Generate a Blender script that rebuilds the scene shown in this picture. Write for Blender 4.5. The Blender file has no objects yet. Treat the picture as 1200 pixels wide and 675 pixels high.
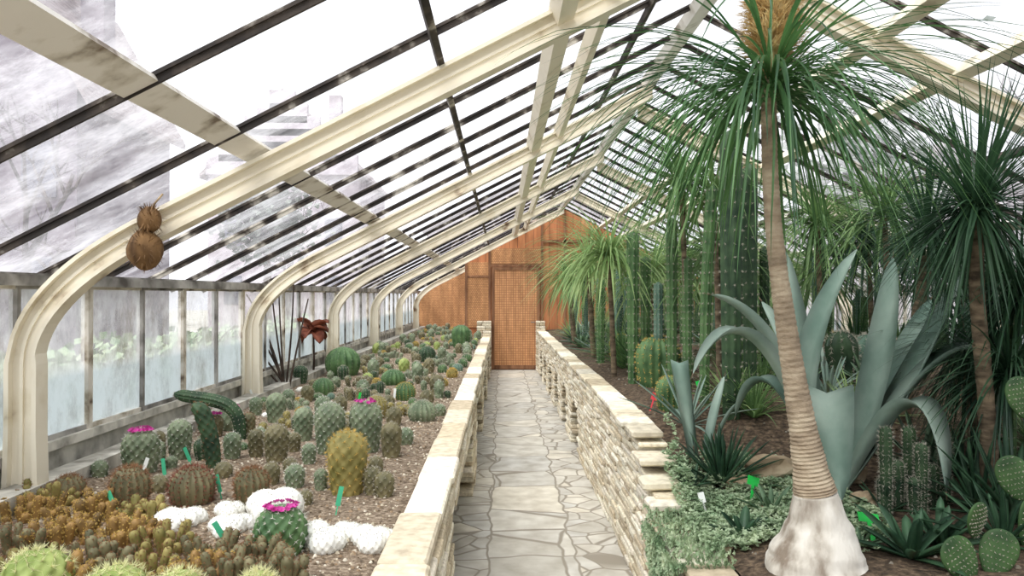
import bpy, math, random
from mathutils import Vector, Matrix, noise
rnd=random.Random(11)
sc=bpy.context.scene
COL=sc.collection
CAMZ=1.61; F=900.0; VX,VY=588.0,345.0
def lin(r,g,b):
    def f(v):
        v/=255.0
        return v/12.92 if v<=0.04045 else ((v+0.055)/1.055)**2.4
    return (f(r),f(g),f(b),1.0)
def PZ(x,y,z):
    k=(y-VY)/(CAMZ-z); d=F/k
    return Vector(((x-VX)/k,d,z))
def PD(x,y,d):
    k=F/d
    return Vector(((x-VX)/k,d,CAMZ-(y-VY)/k))
# ---------------------------------------------------------------- materials
def nt_new(name):
    m=bpy.data.materials.new(name); m.use_nodes=True
    n=m.node_tree.nodes; l=m.node_tree.links
    return m,n,l,n["Principled BSDF"]
def nmat(name,c1,c2,scale=8,rough=.7,bump=.3,c3=None,detail=6,stretch=(1,1,1),lo=.35,hi=.65,bscale=None,spec=.3,trans=0,bdist=.01,coord='Object'):
    m,n,l,b=nt_new(name)
    tc=n.new('ShaderNodeTexCoord'); mp=n.new('ShaderNodeMapping'); mp.inputs['Scale'].default_value=stretch
    l.new(tc.outputs[coord],mp.inputs[0])
    nz=n.new('ShaderNodeTexNoise'); nz.inputs['Scale'].default_value=scale; nz.inputs['Detail'].default_value=detail
    l.new(mp.outputs[0],nz.inputs['Vector'])
    cr=n.new('ShaderNodeValToRGB'); e=cr.color_ramp.elements
    e[0].position=lo; e[0].color=c1; e[1].position=hi; e[1].color=c2
    if c3:
        x=cr.color_ramp.elements.new((lo+hi)/2); x.color=c3
    l.new(nz.outputs['Fac'],cr.inputs[0]); l.new(cr.outputs[0],b.inputs['Base Color'])
    b.inputs['Roughness'].default_value=rough
    b.inputs['Specular IOR Level'].default_value=spec
    if bump:
        n2=n.new('ShaderNodeTexNoise'); n2.inputs['Scale'].default_value=bscale or scale*3; n2.inputs['Detail'].default_value=5
        l.new(mp.outputs[0],n2.inputs['Vector'])
        bp=n.new('ShaderNodeBump'); bp.inputs['Strength'].default_value=bump; bp.inputs['Distance'].default_value=bdist
        l.new(n2.outputs['Fac'],bp.inputs['Height']); l.new(bp.outputs[0],b.inputs['Normal'])
    if trans:
        tr=n.new('ShaderNodeBsdfTranslucent'); l.new(cr.outputs[0],tr.inputs[0])
        mx=n.new('ShaderNodeMixShader'); mx.inputs[0].default_value=trans
        out=n['Material Output']
        l.new(b.outputs[0],mx.inputs[1]); l.new(tr.outputs[0],mx.inputs[2]); l.new(mx.outputs[0],out.inputs[0])
    return m
def glass(name,base,hi,scale,tint=(0.92,0.93,.96,1),grime=lin(222,222,228),zgrad=None,streak=(1,1,1),dark=lin(150,146,152)):
    m,n,l,b=nt_new(name); n.remove(b)
    tc=n.new('ShaderNodeTexCoord'); mp=n.new('ShaderNodeMapping'); mp.inputs['Scale'].default_value=streak
    l.new(tc.outputs['Object'],mp.inputs[0])
    nz=n.new('ShaderNodeTexNoise'); nz.inputs['Scale'].default_value=scale; nz.inputs['Detail'].default_value=8; nz.inputs['Roughness'].default_value=.7
    l.new(mp.outputs[0],nz.inputs['Vector'])
    mr=n.new('ShaderNodeMapRange'); mr.inputs[1].default_value=.35; mr.inputs[2].default_value=.68
    mr.inputs[3].default_value=base; mr.inputs[4].default_value=hi
    l.new(nz.outputs['Fac'],mr.inputs[0])
    fac=mr.outputs[0]
    nz2=n.new('ShaderNodeTexNoise'); nz2.inputs['Scale'].default_value=scale*.6; nz2.inputs['Detail'].default_value=9; nz2.inputs['Roughness'].default_value=.75
    l.new(mp.outputs[0],nz2.inputs['Vector'])
    cr=n.new('ShaderNodeValToRGB'); e=cr.color_ramp.elements
    e[0].position=.36; e[0].color=dark; e[1].position=.52; e[1].color=grime
    l.new(nz2.outputs['Fac'],cr.inputs[0])
    col=cr.outputs[0]
    if zgrad:
        z0,z1,cz,add=zgrad
        sx=n.new('ShaderNodeSeparateXYZ'); l.new(tc.outputs['Object'],sx.inputs[0])
        m2=n.new('ShaderNodeMapRange'); m2.inputs[1].default_value=z0; m2.inputs[2].default_value=z1; m2.inputs[3].default_value=1; m2.inputs[4].default_value=0
        l.new(sx.outputs[2],m2.inputs[0])
        ma=n.new('ShaderNodeMath'); ma.operation='MULTIPLY_ADD'; ma.inputs[1].default_value=add
        l.new(m2.outputs[0],ma.inputs[0]); l.new(fac,ma.inputs[2]); ma.use_clamp=True
        fac=ma.outputs[0]
        cz2=n.new('ShaderNodeMix'); cz2.data_type='RGBA'; cz2.blend_type='MULTIPLY'; cz2.inputs[0].default_value=.75; cz2.inputs[6].default_value=cz; l.new(col,cz2.inputs[7])
        mc=n.new('ShaderNodeMix'); mc.data_type='RGBA'; l.new(m2.outputs[0],mc.inputs[0]); l.new(col,mc.inputs[6]); l.new(cz2.outputs[2],mc.inputs[7])
        col=mc.outputs[2]
    tp=n.new('ShaderNodeBsdfTransparent'); tp.inputs[0].default_value=tint
    tl=n.new('ShaderNodeBsdfTranslucent'); df=n.new('ShaderNodeBsdfDiffuse')
    l.new(col,tl.inputs[0]); l.new(col,df.inputs[0])
    a=n.new('ShaderNodeMixShader'); a.inputs[0].default_value=.25; l.new(tl.outputs[0],a.inputs[1]); l.new(df.outputs[0],a.inputs[2])
    mx=n.new('ShaderNodeMixShader'); l.new(fac,mx.inputs[0]); l.new(tp.outputs[0],mx.inputs[1]); l.new(a.outputs[0],mx.inputs[2])
    gl=n.new('ShaderNodeBsdfGlossy'); gl.inputs['Roughness'].default_value=.08; gl.inputs[0].default_value=(.9,.9,.95,1)
    m3=n.new('ShaderNodeMixShader'); m3.inputs[0].default_value=.05; l.new(mx.outputs[0],m3.inputs[1]); l.new(gl.outputs[0],m3.inputs[2])
    l.new(m3.outputs[0],n['Material Output'].inputs[0])
    return m
def vmat(name,mult=(1,1,1,1),scale=40,rough=.9,bump=.5):
    m,n,l,b=nt_new(name)
    at=n.new('ShaderNodeAttribute'); at.attribute_name='Col'
    nz=n.new('ShaderNodeTexNoise'); nz.inputs['Scale'].default_value=scale; nz.inputs['Detail'].default_value=6
    tc=n.new('ShaderNodeTexCoord'); l.new(tc.outputs['Object'],nz.inputs['Vector'])
    cr=n.new('ShaderNodeValToRGB'); cr.color_ramp.elements[0].position=.3; cr.color_ramp.elements[0].color=(.68,.66,.63,1); cr.color_ramp.elements[1].position=.62; cr.color_ramp.elements[1].color=(1.06,1.06,1.04,1)
    l.new(nz.outputs['Fac'],cr.inputs[0])
    mx=n.new('ShaderNodeMix'); mx.data_type='RGBA'; mx.blend_type='MULTIPLY'; mx.inputs[0].default_value=1
    l.new(at.outputs['Color'],mx.inputs[6]); l.new(cr.outputs[0],mx.inputs[7]); l.new(mx.outputs[2],b.inputs['Base Color'])
    b.inputs['Roughness'].default_value=rough; b.inputs['Specular IOR Level'].default_value=.2
    bp=n.new('ShaderNodeBump'); bp.inputs['Strength'].default_value=bump; bp.inputs['Distance'].default_value=.008
    l.new(nz.outputs['Fac'],bp.inputs['Height']); l.new(bp.outputs[0],b.inputs['Normal'])
    return m
def paving():
    m,n,l,b=nt_new('crazy_paving')
    def math_(op,a,b_=None,c=None):
        q=n.new('ShaderNodeMath'); q.operation=op
        for i,v in enumerate((a,b_,c)):
            if v is None: continue
            if isinstance(v,(int,float)): q.inputs[i].default_value=v
            else: l.new(v,q.inputs[i])
        return q.outputs[0]
    tc=n.new('ShaderNodeTexCoord')
    nz=n.new('ShaderNodeTexNoise'); nz.inputs['Scale'].default_value=2.2; nz.inputs['Detail'].default_value=2
    l.new(tc.outputs['Object'],nz.inputs['Vector'])
    mx=n.new('ShaderNodeVectorMath'); mx.operation='MULTIPLY_ADD'; mx.inputs[1].default_value=(.16,.16,0)
    l.new(nz.outputs['Color'],mx.inputs[0]); l.new(tc.outputs['Object'],mx.inputs[2])
    def vor(scale,stretch,rn):
        mp=n.new('ShaderNodeMapping'); mp.inputs['Scale'].default_value=stretch; l.new(mx.outputs[0],mp.inputs[0])
        v=n.new('ShaderNodeTexVoronoi'); v.feature='DISTANCE_TO_EDGE'; v.inputs['Scale'].default_value=scale; v.inputs['Randomness'].default_value=rn
        v2=n.new('ShaderNodeTexVoronoi'); v2.feature='F1'; v2.inputs['Scale'].default_value=scale; v2.inputs['Randomness'].default_value=rn
        l.new(mp.outputs[0],v.inputs['Vector']); l.new(mp.outputs[0],v2.inputs['Vector'])
        sp=n.new('ShaderNodeSeparateColor'); l.new(v2.outputs['Color'],sp.inputs[0])
        return math_('DIVIDE',v.outputs['Distance'],scale),sp.outputs[0]
    dB,cB=vor(1.9,(.75,.95,1),.62)
    dS,cS=vor(4.6,(1,1,1),1)
    sx=n.new('ShaderNodeSeparateXYZ'); l.new(mx.outputs[0],sx.inputs[0])
    a=math_('SUBTRACT',math_('ABSOLUTE',math_('SUBTRACT',sx.outputs[0],.27)),.27)
    small=math_('GREATER_THAN',a,0)
    d=math_('ADD',math_('MULTIPLY',dB,math_('SUBTRACT',1,small)),math_('MULTIPLY',dS,small))
    d=math_('MINIMUM',d,math_('ABSOLUTE',a))
    c=math_('ADD',math_('MULTIPLY',cB,math_('SUBTRACT',1,small)),math_('MULTIPLY',cS,small))
    cr=n.new('ShaderNodeMapRange'); cr.inputs[1].default_value=.004; cr.inputs[2].default_value=.011; l.new(d,cr.inputs[0])
    rc=n.new('ShaderNodeValToRGB'); e=rc.color_ramp.elements; e[0].color=lin(186,182,172); e[0].position=0; e[1].color=lin(216,210,196); e[1].position=1
    x=e.new(.35); x.color=lin(206,202,192); x=e.new(.7); x.color=lin(192,190,184)
    l.new(c,rc.inputs[0])
    n2=n.new('ShaderNodeTexNoise'); n2.inputs['Scale'].default_value=6; n2.inputs['Detail'].default_value=8; l.new(tc.outputs['Object'],n2.inputs['Vector'])
    c2=n.new('ShaderNodeValToRGB'); c2.color_ramp.elements[0].position=.3; c2.color_ramp.elements[0].color=(.70,.67,.62,1); c2.color_ramp.elements[1].position=.65; c2.color_ramp.elements[1].color=(1.02,1.02,1,1)
    l.new(n2.outputs['Fac'],c2.inputs[0])
    mu=n.new('ShaderNodeMix'); mu.data_type='RGBA'; mu.blend_type='MULTIPLY'; mu.inputs[0].default_value=1
    l.new(rc.outputs[0],mu.inputs[6]); l.new(c2.outputs[0],mu.inputs[7])
    mm=n.new('ShaderNodeMix'); mm.data_type='RGBA'; mm.inputs[6].default_value=lin(142,134,120)
    l.new(cr.outputs[0],mm.inputs[0]); l.new(mu.outputs[2],mm.inputs[7]); l.new(mm.outputs[2],b.inputs['Base Color'])
    b.inputs['Roughness'].default_value=.7
    ad=math_('MULTIPLY_ADD',n2.outputs['Fac'],.25,cr.outputs[0])
    bp=n.new('ShaderNodeBump'); bp.inputs['Strength'].default_value=.3; bp.inputs['Distance'].default_value=.005
    l.new(ad,bp.inputs['Height']); l.new(bp.outputs[0],b.inputs['Normal'])
    return m
def woven(name,c1,c2,c3,bw=.12,bh=.035,ms=.006,off=.5):
    m,n,l,b=nt_new(name)
    tc=n.new('ShaderNodeTexCoord'); sx=n.new('ShaderNodeSeparateXYZ'); l.new(tc.outputs['Object'],sx.inputs[0])
    cb=n.new('ShaderNodeCombineXYZ'); l.new(sx.outputs[0],cb.inputs[0]); l.new(sx.outputs[2],cb.inputs[1])
    br=n.new('ShaderNodeTexBrick'); br.inputs['Color1'].default_value=c1; br.inputs['Color2'].default_value=c2; br.inputs['Mortar'].default_value=c3
    br.inputs['Scale'].default_value=1; br.inputs['Mortar Size'].default_value=ms; br.inputs['Brick Width'].default_value=bw; br.inputs['Row Height'].default_value=bh; br.offset=off
    l.new(cb.outputs[0],br.inputs['Vector'])
    nz=n.new('ShaderNodeTexNoise'); nz.inputs['Scale'].default_value=2.5; nz.inputs['Detail'].default_value=8
    mp=n.new('ShaderNodeMapping'); mp.inputs['Scale'].default_value=(4,.6,1); l.new(cb.outputs[0],mp.inputs[0]); l.new(mp.outputs[0],nz.inputs['Vector'])
    cr=n.new('ShaderNodeValToRGB'); cr.color_ramp.elements[0].position=.3; cr.color_ramp.elements[0].color=(.72,.68,.62,1); cr.color_ramp.elements[1].position=.7; cr.color_ramp.elements[1].color=(1.15,1.12,1.08,1)
    l.new(nz.outputs['Fac'],cr.inputs[0])
    mu=n.new('ShaderNodeMix'); mu.data_type='RGBA'; mu.blend_type='MULTIPLY'; mu.inputs[0].default_value=1
    l.new(br.outputs['Color'],mu.inputs[6]); l.new(cr.outputs[0],mu.inputs[7]); l.new(mu.outputs[2],b.inputs['Base Color'])
    b.inputs['Roughness'].default_value=.7
    return m
M={}
M['cream']=nmat('cream_paint_rusty',lin(128,100,74),lin(230,222,202),3.5,.55,.15,c3=lin(216,206,182),lo=.28,hi=.46,detail=9)
M['white_paint']=nmat('white_paint_worn',lin(120,106,92),lin(224,220,212),6,.6,.2,c3=lin(200,194,182),lo=.32,hi=.5,detail=9)
M['dark_bar']=nmat('dark_weathered_bar',lin(40,35,32),lin(206,200,188),7,.7,.3,c3=lin(72,64,57),lo=.44,hi=.7,detail=9)
M['post']=nmat('rusty_window_post',lin(84,66,52),lin(216,210,198),7,.7,.3,c3=lin(178,168,150),lo=.34,hi=.54,detail=9)
M['gutter']=nmat('grey_weathered_metal',lin(80,76,71),lin(178,175,169),5,.6,.3)
M['glass']=glass('grimy_roof_glass',.10,.55,2.4,streak=(1,1.6,1))
M['wglass']=glass('grimy_window_glass',.25,.75,4,zgrad=(1.18,1.26,lin(188,198,202),.5),streak=(1,1,.6),dark=lin(164,158,152),grime=lin(224,226,228))
M['stone']=vmat('dry_stone')
M['cap']=vmat('cap_stone',scale=20)
M['pave']=paving()
M['soil']=nmat('gravel_soil',lin(82,68,54),lin(176,160,140),55,.95,.9,c3=lin(128,112,94),bscale=90,bdist=.02,lo=.3,hi=.7)
M['soild']=nmat('dark_soil',lin(46,38,30),lin(124,106,86),35,.95,.9,c3=lin(84,70,56),bscale=60,bdist=.02,lo=.3,hi=.7)
M['concrete']=nmat('concrete_curb',lin(130,126,116),lin(214,210,198),6,.9,.4)
M['recess_shade']=nmat('painted_recess_shade',lin(22,19,17),lin(44,40,36),5,.95,.2)  # near-black colour painted in for the shade inside niches and under the bench
M['wood']=woven('woven_brown_panel',lin(206,156,108),lin(186,136,92),lin(146,102,68),bw=.045,bh=.035,ms=.004)
M['wood2']=woven('reddish_board_panel',lin(198,134,90),lin(180,116,76),lin(126,80,54),bw=.17,bh=6,off=0)
M['door']=woven('lattice_door_panel',lin(208,156,110),lin(194,142,98),lin(152,106,72),bw=.05,bh=.05,ms=.005,off=0)
M['batten']=nmat('brown_batten',lin(108,74,52),lin(154,112,82),9,.7,.2,stretch=(1,1,.2))
def green(nm,a,b_,sc_=10,rough=.6,tr=0,st=(1,1,1),bump=.15): return nmat(nm,lin(*a),lin(*b_),sc_,rough,bump,stretch=st,trans=tr,bdist=.004)
M['c_grey']=green('cactus_grey_green',(84,98,74),(132,142,114))
M['c_green']=green('cactus_green',(54,84,50),(96,126,80))
M['c_dark']=green('cactus_dark_green',(34,54,38),(66,90,60))
M['c_brown']=green('cactus_brown_green',(80,78,54),(130,122,90))
M['c_orange']=green('cactus_golden_brown',(94,74,40),(158,124,72))
M['c_blue']=green('cactus_blue_green',(68,98,84),(110,138,120))
M['c_white']=green('cactus_woolly_white',(222,222,214),(246,246,240),30,.9)
M['c_olive']=green('cactus_olive_gold',(102,98,50),(154,140,84))
M['c_lime']=green('cactus_lime',(114,132,66),(160,172,104))
def sp(nm,a): return nmat(nm,lin(*[int(v*.85) for v in a]),lin(*a),30,.6,0,trans=.3)
M['s_white']=sp('spine_white',(242,240,230)); M['s_gold']=sp('spine_gold',(232,200,116)); M['s_brown']=sp('spine_brown',(156,116,84))
M['s_grey']=sp('spine_grey',(210,204,188)); M['s_yellow']=sp('spine_yellow',(242,240,190)); M['s_red']=sp('spine_red',(146,92,74))
M['pink']=nmat('magenta_petal',lin(180,30,130),lin(228,96,186),30,.5,0,trans=.3)
M['agave']=green('agave_blue_grey',(106,132,118),(166,184,170),3,.5,.1,(1,1,.6))
M['agave2']=green('agave_small',(78,108,80),(122,148,116),5,.5,.1)
M['aloe']=green('aloe_dark',(36,64,46),(74,108,78),6,.45,.1)
M['strap']=green('ponytail_leaf',(36,74,44),(94,134,80),2.5,.4,.3)
M['strapL']=green('strap_leaf_light',(112,146,84),(172,194,132),2.5,.45,.35)
M['strapM']=green('strap_leaf_mid',(74,110,66),(134,164,104),2.5,.45,.35)
M['strapD']=green('dracaena_leaf',(28,56,40),(66,98,68),3,.4,.25)
M['straw']=nmat('straw_flower',lin(184,154,104),lin(230,210,162),20,.8,0,trans=.25)
M['sedum']=green('sedum_leaf',(136,164,126),(200,214,180),14,.6,.35)
M['opuntia']=green('opuntia_pad',(40,66,36),(76,106,60),9,.6)
M['trunk']=nmat('ringed_trunk',lin(122,108,90),lin(196,182,158),7,.9,1.0,c3=lin(160,144,122),stretch=(1,1,2),bscale=30,bdist=.012,lo=.3,hi=.7,detail=10)
M['trunkb']=nmat('caudex_bark',lin(128,116,102),lin(214,210,200),9,.9,.9,c3=lin(190,184,172),stretch=(1,1,.35),bscale=28,bdist=.008,lo=.34,hi=.58,detail=10)
M['darktrunk']=nmat('dark_bark',lin(70,60,48),lin(134,118,96),10,.9,.6,stretch=(1,1,3))
M['coco']=nmat('coconut_husk',lin(70,50,32),lin(138,106,70),14,.9,.7,stretch=(1,1,.3))
M['cord']=nmat('cord',lin(90,74,56),lin(150,130,100),30,.9,0)
M['deadstem']=nmat('dead_stem',lin(46,38,34),lin(86,72,62),10,.8,.2)
M['deadleaf']=nmat('dried_leaf',lin(84,40,28),lin(146,84,60),10,.7,.4)
M['tagg']=nmat('green_plastic',lin(30,200,80),lin(60,228,100),3,.35,0,trans=.3)
M['tagt']=nmat('teal_plastic',lin(60,160,120),lin(85,195,150),3,.4,0)
M['tagw']=nmat('white_plastic',lin(220,226,220),lin(245,245,240),3,.4,0)
M['tagr']=nmat('red_plastic',lin(210,60,70),lin(230,90,100),3,.4,0)
M['rock']=nmat('tan_rock',lin(132,114,90),lin(210,194,166),4,.9,.6,c3=lin(176,156,128))
M['brickh']=nmat('house_wall',lin(150,142,148),lin(182,174,180),2,.9,.2)
M['brickd']=nmat('house_wall_dark',lin(98,90,100),lin(130,122,130),2,.9,.2)
M['roofh']=nmat('house_roof',lin(116,106,108),lin(150,140,140),3,.9,.3,stretch=(1,1,6))
M['winh']=nmat('house_window',lin(80,80,92),lin(110,110,122),2,.3,0)
M['foli']=nmat('tree_foliage',lin(84,92,84),lin(120,128,118),2,.9,.2)
M['branch']=nmat('bare_branch',lin(60,54,54),lin(92,84,84),4,.9,.2)
M['foliG']=nmat('hedge_foliage',lin(110,136,106),lin(160,172,144),5,.9,.4)
M['grnd']=nmat('outside_ground',lin(150,150,142),lin(186,184,176),1,.95,.2)
# ---------------------------------------------------------------- mesh helper
def mk(name,V,Fc,mat,parent=None,smooth=True,label=None,category=None,kind=None,group=None,loc=None,cols=None):
    me=bpy.data.meshes.new(name); me.from_pydata([tuple(v) for v in V],[],Fc); me.update()
    if smooth: me.polygons.foreach_set('use_smooth',[True]*len(me.polygons))
    if cols:
        at=me.color_attributes.new('Col','FLOAT_COLOR','POINT')
        fl=[]
        for c in cols: fl+=list(c)
        at.data.foreach_set('color',fl)
    if mat: me.materials.append(mat)
    o=bpy.data.objects.new(name,me); COL.objects.link(o)
    if loc is not None: o.location=loc
    if parent: o.parent=parent
    if label:
        if len(label.split())<5: label+=' in the planted bed'
        o['label']=label
    if category: o['category']=category
    if kind: o['kind']=kind
    if group: o['group']=group
    return o
def empty(name,loc,label,category,group=None,kind=None):
    o=bpy.data.objects.new(name,None); o.empty_display_size=.1; COL.objects.link(o); o.location=loc
    o['label']=label; o['category']=category
    if group:o['group']=group
    if kind:o['kind']=kind
    return o
def box(V,Fc,x0,x1,y0,y1,z0,z1,j=0,C=None,c=None):
    b=len(V)
    for x in (x0,x1):
        for y in (y0,y1):
            for z in (z0,z1):
                V.append((x+rnd.uniform(-j,j),y+rnd.uniform(-j,j),z+rnd.uniform(-j,j)))
                if C is not None: C.append(c)
    for f in ((0,1,3,2),(4,6,7,5),(0,4,5,1),(2,3,7,6),(0,2,6,4),(1,5,7,3)): Fc.append([b+i for i in f])
def rbox(V,Fc,x0,x1,y0,y1,z0,z1,r,j=0,C=None,c=None):
    b=len(V)
    cx,cy,cz=(x0+x1)/2,(y0+y1)/2,(z0+z1)/2
    hx,hy,hz=(x1-x0)/2,(y1-y0)/2,(z1-z0)/2
    r=min(r,hx*.45,hy*.45,hz*.45)
    def ring(z,ins):
        pts=[]
        ex,ey=hx-ins,hy-ins
        for sx,sy in ((-1,-1),(1,-1),(1,1),(-1,1)):
            a=(cx+sx*ex,cy+sy*(ey-r)) ; d=(cx+sx*(ex-r),cy+sy*ey)
            pts+= [a,d] if (sx*sy>0) else [d,a]
        return [(p[0],p[1],z) for p in pts]
    rings=[ring(z0,r),ring(z0+r,0),ring(z1-r,0),ring(z1,r)]
    jit=[(rnd.uniform(-j,j),rnd.uniform(-j,j),rnd.uniform(-j,j)) for _ in range(8)]
    for rg in rings:
        for i,p in enumerate(rg):
            q=jit[i]
            V.append((p[0]+q[0],p[1]+q[1],p[2]+q[2]*.6))
            if C is not None: C.append(c)
    for k in range(3):
        for i in range(8):
            Fc.append([b+k*8+i,b+k*8+(i+1)%8,b+k*8+8+(i+1)%8,b+k*8+8+i])
    Fc.append([b+7-i for i in range(8)]); Fc.append([b+24+i for i in range(8)])
def tube(V,Fc,pts,rad,seg=8,wob=0,ridge=0,cap=True,flute=0,nfl=10):
    b=len(V); n=len(pts)
    for i,p in enumerate(pts):
        p=Vector(p)
        t=(Vector(pts[min(i+1,n-1)])-Vector(pts[max(i-1,0)])).normalized()
        a=t.cross(Vector((0,1,0)))
        if a.length<.1: a=t.cross(Vector((1,0,0)))
        a.normalize(); c=t.cross(a)
        for s in range(seg):
            th=2*math.pi*s/seg
            r=rad[i]*(1+wob*noise.noise(Vector((math.cos(th)*1.5,math.sin(th)*1.5,i*.35)))+(ridge if i%2 else 0)+flute*math.cos(nfl*th))
            V.append(p+a*math.cos(th)*r+c*math.sin(th)*r)
    for i in range(n-1):
        for s in range(seg):
            Fc.append([b+i*seg+s,b+i*seg+(s+1)%seg,b+(i+1)*seg+(s+1)%seg,b+(i+1)*seg+s])
    if cap:
        Fc.append([b+s for s in range(seg)][::-1]); Fc.append([b+(n-1)*seg+s for s in range(seg)])
# ---------------------------------------------------------------- shell
YA,YB=-1.0,20.5
XL,XR=-2.25,4.85; XRG=1.3
def roofz(X):
    return 1.72+.51*(X+2.15) if X<=XRG else 1.72+.51*(XRG+2.15)-.51*(X-XRG)
mk('floor',[(XL-.1,YA,0),(XR+.1,YA,0),(XR+.1,YB,0),(XL-.1,YB,0)],[[0,1,2,3]],M['pave'],kind='structure',label='crazy paved stone floor with mortar joints',category='floor')
mk('ground',[(-60,-30,-.03),(60,-30,-.03),(60,80,-.03),(-60,80,-.03)],[[0,1,2,3]],M['grnd'],kind='structure',label='pale ground outside the greenhouse',category='ground')
zr=roofz(XRG)
ceil=mk('ceiling',[(XL-.12,YA,roofz(XL-.12)+.05),(XRG,YA,zr+.05),(XR+.12,YA,roofz(XR+.12)+.05),(XL-.12,YB,roofz(XL-.12)+.05),(XRG,YB,zr+.05),(XR+.12,YB,roofz(XR+.12)+.05)],
   [[0,1,4,3],[1,2,5,4]],M['glass'],kind='structure',smooth=False,label='sloping greenhouse roof of grimy glass panes',category='roof')
th=math.atan(.51)
def slopebar(Y,w,h,side,mat,name,off=0.04):
    V=[];Fc=[]
    xs=(XL-.1,XRG) if side<0 else (XRG,XR+.1)
    nrm=Vector((-math.sin(th),0,math.cos(th))) if side<0 else Vector((math.sin(th),0,math.cos(th)))
    prof=[(-w/2,off),( w/2,off),(w/2,off-h*.35),(w*.2,off-h*.35),(w*.2,off-h),(-w*.2,off-h),(-w*.2,off-h*.35),(-w/2,off-h*.35)]
    for x in xs:
        p=Vector((x,Y,roofz(x)))
        for a,b in prof: V.append(p+nrm*b+Vector((0,a,0)))
    n=len(prof)
    for i in range(n): Fc.append([i,(i+1)%n,n+(i+1)%n,n+i])
    Fc.append(list(range(n))[::-1]); Fc.append([n+i for i in range(n)])
    return mk(name,V,Fc,mat,parent=ceil,smooth=False)
RIBS=[3.47+3.13*i for i in range(-1,6)]
Y=2.42-.76*4
while Y<YB:
    slopebar(Y,.028,.036,-1,M['dark_bar'],'glazing_bar'); slopebar(Y+.2,.028,.036,1,M['dark_bar'],'glazing_bar')
    Y+=.76 if Y<3 else .58
def purlin(X,w,h,mat,off,name='purlin'):
    s=-1 if X<=XRG else 1
    nrm=Vector((s*math.sin(th),0,math.cos(th))) ; tg=Vector((math.cos(th),0,-s*math.sin(th)))
    V=[];Fc=[]
    for y in (YA,YB):
        p=Vector((X,y,roofz(X)))
        for a,b in ((-w/2,off),(w/2,off),(w/2,off-h),(-w/2,off-h)): V.append(p+tg*a+nrm*b)
    Fc=[[0,1,5,4],[1,2,6,5],[2,3,7,6],[3,0,4,7],[0,3,2,1],[4,5,6,7]]
    return mk(name,V,Fc,mat,parent=ceil,smooth=False)
purlin(-1.125,.12,.02,M['white_paint'],.03); purlin(-.286,.03,.04,M['dark_bar'],.0)
purlin(.24,.085,.09,M['cream'],-.02); purlin(.46,.05,.08,M['cream'],-.02); purlin(.85,.03,.03,M['dark_bar'],.02)
purlin(XRG-.02,.14,.07,M['white_paint'],.03,'ridge_beam')
for X in (2.1,2.52): purlin(X,.07,.07,M['cream'],-.01)
purlin(3.2,.035,.05,M['dark_bar'],0); purlin(3.95,.13,.02,M['white_paint'],.03)
def rib(idx,Y,side):
    def mx(x): return x if side<0 else 2*XRG-x
    x0=-2.13
    path=[(x0,.70),(x0,1.0),(x0,1.30)]
    off=.11
    def line(x): return roofz(x)-off
    p0=Vector((x0,1.30)); p3=Vector((-1.58,line(-1.58)))
    p1=Vector((x0,1.30+.26)); p2=p3-Vector((1,.51)).normalized()*.28
    for i in range(1,15):
        t=i/14; q=p0*(1-t)**3+p1*3*t*(1-t)**2+p2*3*t*t*(1-t)+p3*t**3; path.append((q.x,q.y))
    for x in (-1.2,-.6,0,.6,XRG): path.append((x,line(x)))
    d=.062
    prof=[(-d,-.045),(-d,.045),(-d+.018,.045),(-d+.018,.01),(0.0,.01),(.0,.02),(.014,.02),(.014,.01),(d-.018,.01),(d-.018,.045),(d,.045),(d,-.045),(d-.018,-.045),(d-.018,-.012),(.014,-.012),(.014,-.022),(0,-.022),(0,-.012),(-d+.018,-.012),(-d+.018,-.045)]
    V=[];Fc=[];n=len(prof);L=len(path)
    for i,(x,z) in enumerate(path):
        a=path[max(i-1,0)];b=path[min(i+1,L-1)]
        t=Vector((b[0]-a[0],b[1]-a[1])).normalized()
        if i<=1: t=Vector((0,1))
        if i==L-1: nn=Vector((0,1))/math.cos(th)
        else: nn=Vector((-t.y,t.x))
        k=1.0+ (0.3 if z<1.0 else (.15 if z<1.35 else 0))
        for u,v in prof:
            V.append((mx(x+nn.x*u*k),Y+v,z+nn.y*u*k))
    for i in range(L-1):
        for s in range(n):
            Fc.append([i*n+s,i*n+(s+1)%n,(i+1)*n+(s+1)%n,(i+1)*n+s])
    Fc.append(list(range(n))); Fc.append([(L-1)*n+i for i in range(n)][::-1])
    box(V,Fc,*( (mx(x0)-.11,mx(x0)+.11)),Y-.07,Y+.07,.66,.72)
    o=mk('trim_%d'%idx,V,Fc,M['cream'],smooth=False,kind='structure',label='cream-painted curved steel arch rib with rust spots',category='arch rib',group='curved arch ribs')
    return o
k=1
for Y in RIBS: rib(k,Y,-1); k+=1
for Y in RIBS: rib(k,Y+.71,1); k+=1
V=[];Fc=[];box(V,Fc,XL-.12,XL,YA,YB,0,.86); box(V,Fc,XL-.14,XL+.04,YA,YB,.84,.885)
mk('wall_left',V,Fc,M['concrete'],smooth=False,kind='structure',label='low grey rendered wall under the side windows',category='wall')
V=[];Fc=[];box(V,Fc,XR,XR+.12,YA,YB,0,.86); box(V,Fc,XR-.04,XR+.14,YA,YB,.84,.885)
mk('wall_right',V,Fc,M['concrete'],smooth=False,kind='structure',label='low grey rendered wall under side windows',category='wall')
V=[];Fc=[];box(V,Fc,XL-.06,XL+.07,YA,YB,1.665,1.71); box(V,Fc,XL+.07,XL+.085,YA,YB,1.65,1.70)
mk('trim_%d'%k,V,Fc,M['gutter'],smooth=False,kind='structure',label='weathered grey eave beam above the side windows',category='eave beam'); k+=1
V=[];Fc=[];box(V,Fc,XR-.07,XR+.06,YA,YB,1.655,1.715)
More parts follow.
